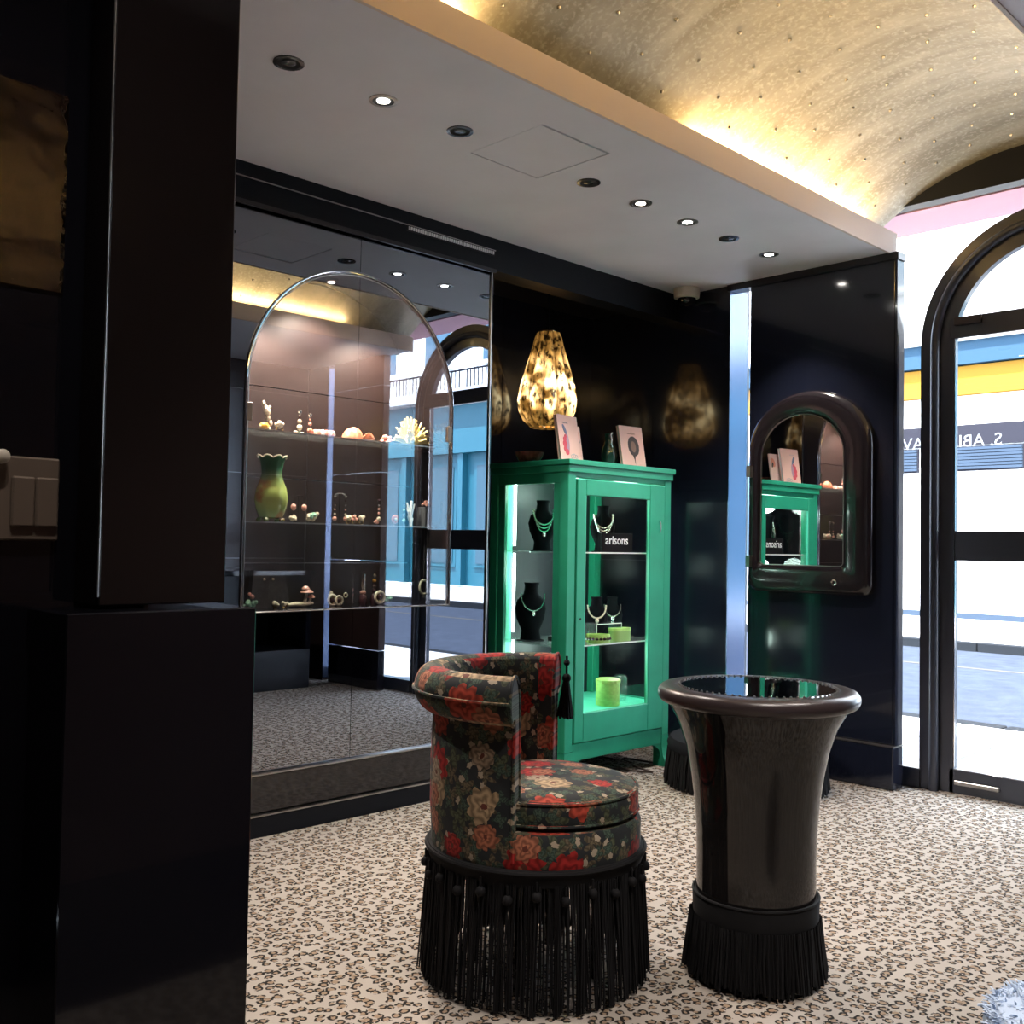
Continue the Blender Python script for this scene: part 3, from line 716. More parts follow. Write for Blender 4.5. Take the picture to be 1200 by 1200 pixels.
# ================================================================== PENDANT LAMP
t = thing('pendant_lamp', 'glowing gold ribbed teardrop glass pendant behind the green cabinet', 'lamp', (4.0, 3.82, 1.79))
prof = [(.045, -.012), (.085, -.02), (.125, .02), (.148, .075), (.155, .13), (.146, .20), (.125, .28), (.102, .36), (.082, .43), (.070, .48), (.060, .505)]
m = MB(); m.lathe(prof, n=88, lobes=11, amp=.16, capb=False, capt=False); m.build('lamp_shade', 'lamp', t, smooth=True)
m = MB(); m.lathe([(.05, .50), (.052, .512), (.02, .52)], n=24); m.build('cap', 'goldm', t, smooth=True)
m = MB(); m.tube([(0, 0, .52), (0, 0, .735)], .004, 6); m.build('cord', 'velvet', t)

# ================================================================== GREEN CABINET
C0 = thing('display_cabinet', 'bright green painted glazed display cabinet on bracket feet', 'cabinet', (3.47, 3.17, 0))
W, D, HC = .795, .53, 1.53
def cb(nm, mat, d, p=C0, b=.003, label=None):
    o = sbox(nm, mat, d, p, b)
    if label: o['label'] = label
    return o
# corner posts that flare into bracket feet
def post(nm, x0, x1, y0, y1, fx, fy):
    m = MB(); m.bbox(x0, x1, y0, y1, .16, 1.47, .003)
    xs = x1 if fx > 0 else x0; ys = y0
    pro = [(0, .16), (0, .10), (.010, .055), (.026, .02), (.040, 0)]
    vs = []
    for (o, z) in pro:
        a0, a1 = (x0, x1+o) if fx > 0 else (x0-o, x1)
        b0, b1 = (y0, y1+o) if fy > 0 else (y0-o, y1)
        k = .012*(1-z/.16)
        vs += [(a0, b0, z), (a1, b0, z), (a1, b1, z), (a0, b1, z)]
    fs = [(3, 2, 1, 0), tuple(range(len(vs)-4, len(vs)))]
    for i in range(len(pro)-1):
        for k in range(4): fs.append((i*4+k, i*4+(k+1) % 4, i*4+4+(k+1) % 4, i*4+4+k))
    m.add(vs, fs); return m.build(nm, 'green', C0)
post('corner_post', 0, .055, 0, .055, -1, -1); post('corner_post', W-.055, W, 0, .055, 1, -1)
post('corner_post', 0, .055, D-.055, D, -1, 1); post('corner_post', W-.055, W, D-.055, D, 1, 1)
cb('top_board', 'green', (-.015, W+.015, -.018, D+.01, 1.505, 1.53)); cb('cornice', 'green', (-.006, W+.006, -.009, D+.004, 1.47, 1.505))
cb('bottom_rail', 'green', (.05, W-.05, .004, .03, .115, .195)); cb('bottom_rail', 'green', (.004, .03, .05, D-.05, .14, .33)); cb('bottom_rail', 'green', (W-.03, W-.004, .05, D-.05, .14, .33))
m = MB(); # curved brackets under the front rail
for s, xx0 in ((1, .05), (-1, W-.05)):
    pl = [(xx0, .12), (xx0+s*.09, .12), (xx0+s*.05, .108), (xx0+s*.02, .085), (xx0+s*.004, .05), (xx0, .03)]
    m.prism(pl, .006, .028)
m.build('foot_bracket', 'green', C0)
cb('side_rail', 'green', (.004, .03, .05, D-.05, 1.42, 1.475)); cb('side_rail', 'green', (W-.03, W-.004, .05, D-.05, 1.40, 1.475))
cb('front_rail', 'green', (.05, W-.05, .004, .03, 1.445, 1.475))
cb('side_stile', 'green', (.006, .028, .055, .10, .33, 1.42)); cb('side_stile', 'green', (.006, .028, D-.10, D-.055, .33, 1.42))
cb('side_pane', 'glass', (.014, .018, .10, D-.10, .33, 1.42), b=0); cb('side_pane', 'glass', (W-.018, W-.014, .05, D-.05, .33, 1.40), b=0)
cb('floor_board', 'green_in', (.02, W-.02, .03, D-.02, .300, .325)); cb('back_panel', 'lacquer_soft', (.05, W-.05, D-.015, D-.005, .2, 1.47))
cb('inner_lining', 'green_in', (.055, .14, D-.024, D-.016, .33, 1.46)); cb('ceiling_board', 'green_in', (.04, W-.04, .03, D-.02, 1.455, 1.468))
# door
dm = cb('door', 'green', (.060, .122, -.006, .018, .20, 1.44))
for d_ in ((.612, W-.060, -.006, .018, .20, 1.44), (.122, .612, -.006, .018, .20, .335), (.122, .612, -.006, .018, 1.365, 1.44)):
    cb('door_rail', 'green', d_, dm)
cb('door_pane', 'glass', (.12, .615, .004, .008, .33, 1.37), dm, 0)
cb('bead', 'green_in', (.120, .126, -.002, .006, .335, 1.365), dm, 0); cb('bead', 'green_in', (.608, .614, -.002, .006, .335, 1.365), dm, 0)
m = MB(); m.lathe([(.006, 0), (.006, -.002), (.002, -.0025)], c=(.090, -.006, .78), n=12, ax='y'); m.build('keyhole', 'gap', dm)
m = MB(); m.tube([(.69, -.010, 1.20), (.69, -.016, 1.215), (.69, -.016, 1.245), (.69, -.010, 1.26)], .003, 6); m.build('hook', 'steel', dm)
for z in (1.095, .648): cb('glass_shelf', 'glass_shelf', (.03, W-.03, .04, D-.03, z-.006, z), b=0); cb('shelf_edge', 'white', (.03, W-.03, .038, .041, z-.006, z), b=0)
for z0, z1 in ((.36, .64), (.68, 1.08), (1.12, 1.44)): cb('led_strip', 'coolled', (.145, .155, D-.030, D-.024, z0, z1), b=0)
cb('led_strip', 'coolled', (W-.075, W-.069, .044, .050, .36, 1.42), b=0)
for x, y, z, e in ((3.70, 3.40, 1.42, 2.6), (3.70, 3.45, 1.0, 2.0), (3.70, 3.45, .56, 2.0), (4.05, 3.30, 1.42, 1.2), (4.05, 3.32, .58, 1.0)): point(x, y, z, e*.45, (.72, 1, .88), .07)

# things in the cabinet
def bust(label, x, y, z, h, rz, neck, mat='velvet', beads='silver', rows=1, grp='black velvet necklace busts in the green cabinet'):
    t = thing('necklace_bust', label, 'jewellery bust', (x, y, z), rz, grp)
    m = MB(); secs = [(.00, .060, .050, 0), (.015, .060, .050, 0), (.025, .045, .035, 0), (.18, .040, .030, 0), (.38, .062, .034, .004), (.55, .070, .036, .006), (.70, .060, .036, .002), (.80, .034, .028, -.004), (.93, .030, .027, -.012), (1.0, .034, .030, -.014)]
    vs = []; N = 20
    for (q, a, b, o) in secs:
        for k in range(N): vs.append((a*cos(2*pi*k/N)*h/.25, o-.0+b*sin(2*pi*k/N)*h/.25, q*h))
    fs = [(i*N+k, i*N+(k+1) % N, (i+1)*N+(k+1) % N, (i+1)*N+k) for i in range(len(secs)-1) for k in range(N)]+[tuple(range(N-1, -1, -1)), tuple((len(secs)-1)*N+k for k in range(N))]
    m.add(vs, fs); m.build('bust', mat, t, smooth=True)
    nk = thing('necklace', neck, 'necklace', (x, y, z), rz)
    m = MB(); s = h/.25
    for r in range(rows):
        n = 26
        for i in range(n+1):
            a = pi*i/n; xx = .052*cos(a)*s*(1-.05*r); zz = (.80-(.28+.07*r)*sin(a))*h; yy = -.042*s*(.62+.4*sin(a))-.002
            m.ball((xx, yy, zz), (.0042 if i % 2 else .0055)*(1 if rows > 1 else .9), 6)
    m.build('chain', beads, nk, smooth=True)
    m = MB(); m.ball((0, -.046*s, (.80-(.30+.07*(rows-1)))*h-.008), .010, 8, (1, .5, 1.2)); m.build('pendant', beads, nk, smooth=True)
    return t
bust('large black bust with draped silver collar on the upper shelf, by the side pane', 3.60, 3.46, 1.095, .25, radians(-35), 'draped multi-strand silver collar on the bust by the side pane', rows=3)
bust('black bust with a gem collar above the small sign on the upper shelf', 3.86, 3.29, 1.095, .23, radians(-40), 'wide sparkling gem collar above the small sign', rows=3)
bust('tall black bust with a fine chain on the middle shelf by the side pane', 3.60, 3.53, .648, .29, radians(-30), 'fine silver chain on the tall middle-shelf bust')
bust('short black bust with a pearl drop necklace behind the clear riser', 3.89, 3.35, .648, .22, radians(-42), 'pearl necklace with a drop on the bust behind the clear riser', beads='pearl')
bust('dark bust with a thin chain at the right end of the middle shelf', 4.12, 3.44, .648, .21, radians(-42), 'thin chain on the dark bust at the right end of the shelf')
t = thing('name_sign', 'black block sign with white lettering on the upper cabinet shelf', 'sign', (3.86, 3.225, 1.095))
sbox('sign_block', 'velvet', (-.075, .16, 0, .03, 0, .095), t, .002)
text('arisons', .062, (-.055, -.001, .040), t, 'white', basis=((1, 0, 0), (0, 0, 1), (0, -1, 0)))
t = thing('display_riser', 'clear acrylic bridge riser with bright edges on the middle shelf', 'riser', (3.80, 3.30, .648))
for d_ in ((0, .006, -.03, .05, 0, .085), (.19, .196, -.03, .05, 0, .085)): sbox('upright', 'glass_shelf', d_, t)
sbox('riser_top', 'glass_shelf', (0, .196, -.03, .05, .085, .091), t)
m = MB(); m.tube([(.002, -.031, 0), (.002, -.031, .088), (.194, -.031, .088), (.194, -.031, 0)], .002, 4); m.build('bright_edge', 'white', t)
t = thing('bangle', 'lime and black patterned open bangle at the front of the middle shelf', 'bangle', (3.77, 3.235, .648), radians(-30))
m = MB(); vs = []
for i in range(29):
    a = radians(-150+300*i/28)
    vs += [(.062*cos(a), .042*sin(a), .004), (.062*cos(a), .042*sin(a), .046), (.056*cos(a), .036*sin(a), .046), (.056*cos(a), .036*sin(a), .004)]
m.add(vs, [(4*i+k, 4*i+(k+1) % 4, 4*i+4+(k+1) % 4, 4*i+4+k) for i in range(28) for k in range(4)]); m.build('band', 'lime', t, smooth=True)
m = MB()
for i in range(9): a = radians(200+18*i-0); m.ball((.062*cos(a), .042*sin(a), .025), .009, 8, (1, 1, .8))
m.build('stone', 'darkbead', t, smooth=True)
t = thing('ring_box', 'round-ended lime green jewellery box on the middle shelf', 'box', (3.985, 3.275, .648))
def pill(l, r, z0, z1):
    p = [(l/2+r*cos(a), r*sin(a)) for a in [-pi/2+pi*i/12 for i in range(13)]]+[(-l/2+r*cos(a), r*sin(a)) for a in [pi/2+pi*i/12 for i in range(13)]]
    return MB().prism(p, z0, z1, 'z')
pill(.07, .034, 0, .05).build('box_body', 'olive', t); pill(.072, .035, .05, .064).build('lid', 'lime', t)
t = thing('round_box', 'tall round lime green box with a ribbed lid on the cabinet floor', 'box', (3.93, 3.30, .325))
m = MB(); m.lathe([(.058, 0), (.060, .004), (.060, .112), (.058, .114)], n=36); m.build('box_body', 'lime', t, smooth=True)
m = MB(); m.lathe([(.062, .114), (.062, .128), (.050, .134), (.02, .136)], n=60, lobes=15, amp=.05); m.build('lid', 'lime', t, smooth=True)
t = thing('tall_glass', 'clear ribbed glass jar at the right of the cabinet floor', 'jar', (4.10, 3.36, .325))
m = MB(); m.lathe([(.030, 0), (.040, .05), (.034, .12), (.026, .13)], n=24, capt=False); m.build('jar_body', 'glass_shelf', t, smooth=True)
t = thing('ring_tray', 'small dark tray of rings beside the tall bust in the cabinet', 'tray', (3.70, 3.42, .648))
sbox('tray_base', 'grey_velvet', (-.05, .05, -.04, .04, 0, .025), t, .003)
m = MB()
for i in range(8): m.ball((-.035+.023*(i % 4), -.025+.03*(i//4), .033), .009, 6)
m.build('ring', 'silver', t, smooth=True)

# on top of the cabinet
def book(name, label, x, y, z, w_, h_, rz, lean, t_=.018):
    e = thing(name, label, 'book', (x, y, z), rz)
    e.rotation_euler = (lean, 0, rz)
    sbox('pages', 'paper_edge', (-w_/2+.003, w_/2-.003, .003, t_-.003, .003, h_-.003), e)
    sbox('cover', 'pinkpaper', (-w_/2, w_/2, 0, .003, 0, h_), e); sbox('back_cover', 'pinkpaper', (-w_/2, w_/2, t_-.003, t_, 0, h_), e)
    return e
def blob(poly, mat, e, y=-.0008, nm='print'):
    return MB().prism(poly, y, .0002, 'y').build(nm, mat, e)
def ell(cx, cz, a, b, rot=0, n=18): return [(cx+a*cos(t)*cos(rot)-b*sin(t)*sin(rot), cz+a*cos(t)*sin(rot)+b*sin(t)*cos(rot)) for t in [2*pi*i/n for i in range(n)]]
b1 = book('book', 'salmon pink book standing with a crimson and blue figure on its cover', 3.60, 3.27, 1.531, .172, .228, radians(8), radians(-9))
blob(ell(-.030, .155, .010, .030, .5), 'ink_blue', b1); blob(ell(-.022, .085, .020, .055, -.05), 'ink_lilac', b1)
for q in ((-.040, .060, .014), (-.040, .085, .017), (-.038, .108, .013), (-.026, .045, .015), (-.030, .122, .010)): blob(ell(q[0], q[1], q[2], q[2]), 'ink_red', b1, -.0012)
for q in ((.012, .026), (.030, .030), (.048, .026)):
    o_ = ell(q[0], q[1], .011, .011); i_ = ell(q[0], q[1], .007, .007); MB().ringprism(o_, i_, -.0009, .0002).build('print', 'ink_grey', b1)
text('PARISONS', .010, (-.045, -.0008, .186), b1, 'ink_grey', basis=((1, 0, 0), (0, 0, 1), (0, -1, 0)), ext=.0003)
b2 = book('book', 'lower pink booklet peeking out behind the salmon book with the crimson figure', 3.675, 3.315, 1.531, .15, .190, radians(8), radians(-9), .01)
blob(ell(.045, .135, .018, .030, -.4), 'coralp', b2); blob(ell(.052, .120, .008, .018, .3), 'ink_dark', b2, -.0012)
b3 = book('book', 'salmon book standing with a dark round pendant on its cover', 4.075, 3.26, 1.531, .168, .222, radians(-6), radians(-11))
blob(ell(.008, .115, .040, .054, .08, 14), 'ink_dark', b3); blob(ell(.006, .112, .018, .030, .05), 'ink_brown', b3, -.0012); blob([(-.004, .070), (.016, .070), (.010, .045), (.009, .018), (.005, .045)], 'ink_dark', b3)
text('necklace', .016, (-.028, -.0008, .178), b3, 'ink_brown', basis=((1, 0, 0), (0, 0, 1), (0, -1, 0)), ext=.0003)
t = thing('glass_bowl', 'small dark red mottled glass bowl on the back corner of the cabinet', 'bowl', (3.56, 3.52, 1.531))
m = MB(); m.lathe([(.040, 0), (.048, .004), (.066, .030), (.076, .054), (.072, .054), (.060, .030), (.044, .010)], n=32, capt=True); m.build('bowl_body', 'copper', t, smooth=True)
t = thing('glass_bottle', 'dark green glass bottle with a wavy white line behind the pendant book', 'bottle', (3.985, 3.36, 1.531))
m = MB(); m.lathe([(.034, 0), (.040, .008), (.042, .06), (.036, .095), (.024, .13), (.022, .165), (.026, .172)], n=28, lobes=7, amp=.10); m.build('bottle_body', 'bottle', t, smooth=True)
m = MB(); m.tube([(-.015, -.032, .10), (-.02, -.03, .12), (-.012, -.026, .14), (-.018, -.024, .165), (-.006, -.024, .178)], .004, 6); m.build('white_line', 'white', t, smooth=True)  # wavy white tube up the front of the bottle
# cords and plug under the cabinet
t = thing('power_cord', 'dark power cord coiled on the carpet under the green cabinet', 'cord', (3.9, 3.25, .006))
m = MB(); m.tube([(-.35+.03*i, .12*sin(i*.7)+.05*sin(i*1.9), .004) for i in range(26)], .005, 6); m.build('cord_loop', 'cord', t, smooth=True)
t = thing('cord_bundle', 'second brown cord lying in loose loops behind the cabinet foot', 'cord', (3.75, 3.40, .006))
m = MB(); m.tube([(.3*cos(a*.5)+.05*cos(3*a), .10*sin(a)+.03*sin(4*a), .006+.012*abs(sin(a*2))) for a in [i*.2 for i in range(34)]], .006, 6); m.build('cord_loop', 'cord', t, smooth=True)
t = thing('plug_adapter', 'small white round plug beside the right cabinet foot', 'plug', (4.36, 3.22, .10))
m = MB(); m.lathe([(.022, -.01), (.026, .0), (.022, .02), (.008, .024)], n=16, ax='y'); m.build('plug_body', 'white', t, smooth=True)
m = MB(); m.tube([(0, .01, 0), (0, .06, -.04), (-.02, .1, -.09)], .005, 6); m.build('lead', 'white', t, smooth=True)

# ================================================================== VITRINE ON THE MIRROR
V = thing('arched_vitrine', 'arched glass-fronted display niche with thin metal frame and glass shelves in the mirror', 'display case', (0, YW, 0))
DN = .29
def varch(r, n=32): return [(NCX-r, NZ0), (NCX+r, NZ0)]+[(NCX+r*cos(pi*i/n), NZS+r*sin(pi*i/n)) for i in range(n+1)]
op = varch(NR-.002); N = len(op)
zz = [NZ0-.0, 1.03, 1.387, 1.765, 2.26]
def clip_arch(z0, z1, r=NR-.004, n=40):
    L, R = [], []
    for i in range(n+1):
        z = z0+(z1-z0)*i/n; h = r if z <= NZS else sqrt(max(0, r*r-(z-NZS)**2)); L.append((NCX-h, z)); R.append((NCX+h, z))
    q = []
    for p in L+R[::-1]:
        if not q or (abs(p[0]-q[-1][0])+abs(p[1]-q[-1][1])) > 1e-5: q.append(p)
    return q
for i in range(4): MB().prism(clip_arch(zz[i]+.002, min(zz[i+1]-.002, NZS+NR-.006)), DN-.012, DN, 'y').build('back_panel', 'brown_niche', V)
MB().prism(clip_arch(NZ0, NZS+NR-.006), DN+.001, DN+.01, 'y').build('backing', 'steel', V)
m = MB(); vs = [(x, -.002, z) for x, z in op]+[(x, DN, z) for x, z in op]
m.add(vs, [(k, (k+1) % N, N+(k+1) % N, N+k) for k in range(1, N)]); m.build('niche_lining', 'brown_dark', V)
m = MB(); m.tube([(x, -.010, z) for x, z in op], .0045, 8, closed=True); m.build('front_frame', 'chrome', V, smooth=True)
m = MB(); m.tube([(x, -.004, z) for x, z in varch(NR-.014)], .0022, 6, closed=True); m.build('inner_bead', 'steel', V, smooth=True)
for sd in (-1, 1):
    n = 28; p = [(NCX+sd*.0012, NZ0), (NCX+sd*(NR-.003), NZ0)]+[(NCX+sd*(NR-.003)*cos(pi/2*i/n), NZS+(NR-.003)*sin(pi/2*i/n)) for i in range(n)]+[(NCX+sd*.0012, NZS+NR-.003)]
    d_ = MB().prism(p, -.004, .0, 'y').build('glass_door', 'door_glass', V)
    x = NCX+sd*(NR-.016); sbox('hinge', 'bronze', (x-.014, x+.014, -.012, -.004, 1.58, 1.65), d_, .002)
sbox('base_plate', 'lacquer', (NCX-NR+.004, NCX+NR-.004, .004, DN-.012, NZ0-.006, NZ0+.002), V)
ZS = (1.5625, 1.1995)
for z in ZS:
    sbox('glass_shelf', 'glass_shelf', (NCX-NR+.008, NCX+NR-.030, .070, DN-.014, z-.006, z), V)
    sbox('shelf_edge', 'steel', (NCX-NR+.008, NCX+NR-.030, .067, .070, z-.006, z), V)
m = MB(); m.lathe([(.030, 0), (.030, -.010), (.022, -.013)], c=(NCX-.06, .12, NZS+NR-.014), n=20); m.build('spot_housing', 'chrome', V, smooth=True)
m = MB(); m.lathe([(.016, -.012), (.012, -.0145)], c=(NCX-.06, .12, NZS+NR-.014), n=16); m.build('spot_lens', 'led', V)
for x in (-.06, -.30, .26): spot(NCX+x, YW+.10, NZS+NR-.04-abs(x)*.35, 32, 130, (1, .88, .76), .5)

YS = YW+.16; KS = YS/3.375
def unk(z): return (z-1.125)/KS+1.125
ZB = unk(NZ0+.002)
def cluster(m, c, r, n, br, seed, sc=(1, 1, 1)):
    rnd = random.Random(seed)
    for i in range(n):
        a = rnd.uniform(0, 2*pi); q = sqrt(rnd.random())*r; h = rnd.uniform(0, 1)
        m.ball((c[0]+q*cos(a)*sc[0], c[1]+q*sin(a)*sc[1]*.6, c[2]+br+h*r*sc[2]), br*rnd.uniform(.8, 1.2), 8)
    return m
Z1, Z2 = unk(ZS[0]), unk(ZS[1])
G1, G2, G3 = 'jewels on the top vitrine shelf', 'jewels on the middle vitrine shelf', 'jewels on the floor of the vitrine'
def jewel(name, label, cat, x, z, g, dy=0):
    o = thing(name, label, cat, (x*KS, YS+dy, (z-1.125)*KS+1.125), 0, g); o.scale = (KS, KS, KS); return o
# -- top shelf
t = jewel('flower_sculpture', 'tall stem of cream petals rising from an amber base', 'ornament', 1.992, Z1, G1)
m = MB(); m.ball((-.008, 0, .020), .019, 10, (1.2, .8, .9)); m.build('amber_base', 'amber', t, smooth=True)
m = MB()
for q in ((.012, .012, .014, 1), (.018, .035, .013, 1.2), (.008, .055, .013, 1.2), (.006, .078, .016, 1.3), (-.004, .088, .014, 1.4), (-.012, .106, .011, 1.6), (.014, .094, .008, 1.5)):
    m.ball((q[0], 0, q[1]), q[2], 8, (.8, .6, q[3]*.8))
m.build('petal', 'pearl', t, smooth=True)
t = jewel('pearl_stud', 'single small pearl stud next to the amber based flower stem', 'earring', 1.962, Z1, G1, -.01)
m = MB(); m.ball((0, 0, .020), .0048, 8); m.build('pearl', 'pearl', t, smooth=True); m = MB(); m.tube([(0, 0, 0), (0, 0, .018)], .001, 5); m.build('post', 'silver', t)
t = jewel('cocktail_ring', 'domed pale pink ring beside the flower stem', 'ring', 2.052, Z1, G1)
m = MB(); m.tube([(.014*cos(a), 0, .016+.014*sin(a)) for a in [2*pi*i/14 for i in range(14)]], .0025, 6, closed=True); m.build('ring_band', 'goldm', t, smooth=True)
cluster(MB(), (0, 0, .018), .018, 12, .0075, 3).build('bead', 'pearl', t, smooth=True)
def drop(t, h, mats, rs, x=0, top=True):
    z = h
    m = MB(); m.tube([(x, 0, 0), (x, .006, h)], .0012, 5); m.build('stand', 'gap', t)
    tot = sum(2*r for r in rs); zz = h
    m = MB(); cur = []
    for i, (r, mm) in enumerate(zip(rs, mats)):
        q = MB(); q.ball((x, -.004, zz-r), r, 8, (1, .8, 1)); q.build('bead', mm, t, smooth=True); zz -= 2*r*(h/tot if tot < h else 1)
t = jewel('earring_stand', 'long drop earring with cream beads and a pale leaf foot', 'earring', 2.137, Z1, G1)
drop(t, .100, ['silver', 'silver', 'darkbead', 'pearl', 'pearl', 'mintb'], [.0085, .004, .005, .010, .013, .008])
m = MB(); m.ball((-.016, -.004, .010), .011, 8, (1.1, .6, .7)); m.ball((.012, -.004, .008), .010, 8, (1.2, .6, .6)); m.build('leaf', 'pearl', t, smooth=True)
t = jewel('earring_stand', 'coral drop earring with a white stud top', 'earring', 2.184, Z1, G1)
drop(t, .092, ['silver', 'coralp', 'pinkp', 'coralp'], [.0085, .005, .008, .013])
t = jewel('bracelet', 'chunky pink and cream petal bracelet beside the coral drop earring', 'bracelet', 2.250, Z1, G1)
for i in range(9):
    a = pi+pi*i/8*1.0; q = MB(); q.ball((.042*cos(a), .020*sin(a), .016), .0125, 8, (.9, .9, 1.2)); q.build('bead', ('pinkp', 'pearl', 'pinkp', 'white')[i % 4], t, smooth=True)
t = jewel('shell', 'large orange-pink domed shell in the middle of the top shelf', 'shell', 2.389, Z1, G1)
m = MB(); vs = []; n, k_ = 14, 24
for i in range(n+1):
    a = pi/2*i/n
    for k in range(k_): b = 2*pi*k/k_; r = .046*cos(a)*(1+.06*sin(7*b)); vs.append((r*cos(b)+.006*sin(a), r*sin(b)*.7, .004+.052*sin(a)))
m.add(vs, [(i*k_+k, i*k_+(k+1) % k_, (i+1)*k_+(k+1) % k_, (i+1)*k_+k) for i in range(n) for k in range(k_)]+[tuple(range(k_))]); m.build('shell_body', 'shell', t, smooth=True)
t = jewel('shell', 'small fan shaped shell leaning beside the big domed shell', 'shell', 2.476, Z1, G1)
m = MB()
for i in range(7): a = radians(20+20*i); m.tube([(-.012, 0, .004), (-.012+.030*cos(a)+.006, 0, .004+.034*sin(a))], [.003, .0065], 6)
m.build('shell_rib', 'shell', t, smooth=True)
t = jewel('shell_ring', 'pink shell cluster tucked against the yellow coral', 'ring', 2.560, Z1, G1)
cluster(MB(), (0, 0, .0), .024, 20, .0085, 5).build('petal', 'pinkp', t, smooth=True)
t = jewel('coral', 'spiky pale yellow coral piece on the right of the top shelf', 'coral', 2.690, Z1, G1)
m = MB(); rnd = random.Random(4)
for i in range(120):
    th = rnd.uniform(0, 2*pi); ph = rnd.uniform(.0, 1.5); L = rnd.uniform(.085, .112)
    d_ = Vector((sin(ph)*cos(th), sin(ph)*sin(th)*.38, cos(ph)*.98)); p0 = Vector((0, 0, .008)); mid = p0+d_*L*.55+Vector((rnd.uniform(-.008, .008), 0, .004)); p1 = p0+d_*L+Vector((rnd.uniform(-.006, .006), 0, rnd.uniform(0, .014)))
    p1.x *= .88; mid.x *= .88
    m.tube([p0, mid, p1], [.0035, .0045, .0048], 5)
m.ball((0, 0, .02), .035, 10, (1.2, .6, .7)); m.build('branch', 'yellow', t, smooth=True, kind='stuff')
# -- middle shelf
t = jewel('vase', 'green glazed vase with scalloped rim and small feet', 'vase', 2.022, Z2, None)
prof = [(.030, .012), (.046, .018), (.060, .05), (.066, .085), (.060, .125), (.046, .160), (.040, .185), (.043, .215), (.052, .242), (.049, .242), (.040, .215), (.036, .185)]
m = MB(); vs = []; N = 40
for j, (r, z) in enumerate(prof):
    for k in range(N):
        a = 2*pi*k/N; sc_ = 1+(.10*abs(cos(4*a))-.05)*(1 if z > .2 else .35); zz = z+(.010*abs(cos(4*a)) if z > .23 else 0)
        vs.append((r*sc_*cos(a), min(.85*r*sc_*sin(a), 1), zz))
m.add(vs, [(i*N+k, i*N+(k+1) % N, (i+1)*N+(k+1) % N, (i+1)*N+k) for i in range(len(prof)-1) for k in range(N)]+[tuple(range(N-1, -1, -1))]); m.build('vase_body', 'vase', t, smooth=True)
m = MB()
for a in (.6, 2.5, 3.9, 5.5): m.ball((.048*cos(a), .035*sin(a), .009), .012, 8, (1, 1, .8))
m.build('foot', 'vase', t, smooth=True)
m = MB(); m.tube([(.054*(1.06+.05*cos(8*a))*cos(a), .046*(1.06+.05*cos(8*a))*sin(a), .243+.010*abs(cos(4*a))) for a in [2*pi*i/48 for i in range(48)]], .003, 5, closed=True); m.build('rim', 'pearl', t, smooth=True)
t = jewel('earring_stand', 'pair of round pink pendant earrings hanging on a small arch stand', 'earring', 2.145, Z2+.002, G2)
m = MB(); m.tube([(-.024, 0, .09), (-.014, 0, .104), (.014, 0, .104), (.024, 0, .09)], .0015, 5); m.tube([(0, .004, 0), (0, .004, .104)], .0015, 5); m.lathe([(.022, 0), (.022, .004)], n=16); m.build('stand', 'gap', t)
for s in (-1, 1):
    m = MB(); m.tube([(s*.024, 0, .09), (s*.024, 0, .068)], .0012, 5); m.build('hook', 'silver', t); m = MB(); m.ball((s*.024, 0, .058), .013, 10, (1, .5, 1.05)); m.build('round_drop', 'pinkp', t, smooth=True)
t = jewel('cocktail_ring', 'small cream ring beside the foot of the green vase', 'ring', 2.108, Z2, G2, -.02)
cluster(MB(), (0, 0, .004), .014, 9, .0075, 8).build('bead', 'pearl', t, smooth=True)
t = jewel('bracelet', 'bunched cream and green stone bracelet below the pink pendant earrings', 'bracelet', 2.210, Z2, G2)
cluster(MB(), (0, 0, .004), .030, 16, .0095, 9, (1, 1, .9)).build('bead', 'pearl', t, smooth=True); cluster(MB(), (-.008, -.012, .012), .016, 4, .009, 10).build('green_stone', 'mintb', t, smooth=True)
t = jewel('earring_stand', 'pair of long bead drop earrings on a silver topped stand', 'earring', 2.336, Z2, G2)
m = MB(); m.tube([(-.026, 0, .118), (-.012, 0, .124), (.012, 0, .124), (.026, 0, .118)], .003, 6); m.build('stand', 'silver', t)
m = MB(); m.tube([(0, .004, 0), (0, .004, .122)], .0015, 5); m.build('stand', 'gap', t)
for s in (-1, 1):
    for i, (r, mm) in enumerate(((.007, 'silver'), (.004, 'darkbead'), (.004, 'silver'), (.004, 'pinkp'), (.005, 'pearl'), (.0095, 'pinkp'))):
        m = MB(); m.ball((s*.026, -.003, .112-i*.018), r, 8); m.build('bead', mm, t, smooth=True)
for i, (x, lab) in enumerate(((2.372, 'first cream cluster ring right of the long drop pair'), (2.402, 'middle cream cluster ring of the three in a row'), (2.436, 'last cream cluster ring of the three, by the mirror joint'))):
    t = jewel('cocktail_ring', lab, 'ring', x, Z2, G2, -.01)
    cluster(MB(), (0, 0, .014), .012, 8, .0070, 20+i).build('bead', 'pearl' if i != 1 else 'pinkp', t, smooth=True)
    m = MB(); m.tube([(.010*cos(a), 0, .011+.010*sin(a)) for a in [2*pi*k/12 for k in range(12)]], .002, 5, closed=True); m.build('ring_band', 'goldm', t, smooth=True)
t = jewel('earring_stand', 'single slim pink drop earring standing on the middle shelf', 'earring', 2.528, Z2+.002, G2)
drop(t, .108, ['darkbead', 'silver', 'pinkp', 'pinkp', 'pearl'], [.007, .005, .005, .006, .011])
cluster(MB(), (-.006, 0, .0), .014, 6, .0065, 31).build('bead', 'pinkp', t, smooth=True)
t = jewel('brooch', 'round pink flower brooch on the middle shelf', 'brooch', 2.616, Z2+.002, G2)
m = MB()
for i in range(8): a = 2*pi*i/8; m.ball((.012*cos(a), 0, .026+.012*sin(a)), .008, 8, (1, .6, 1))
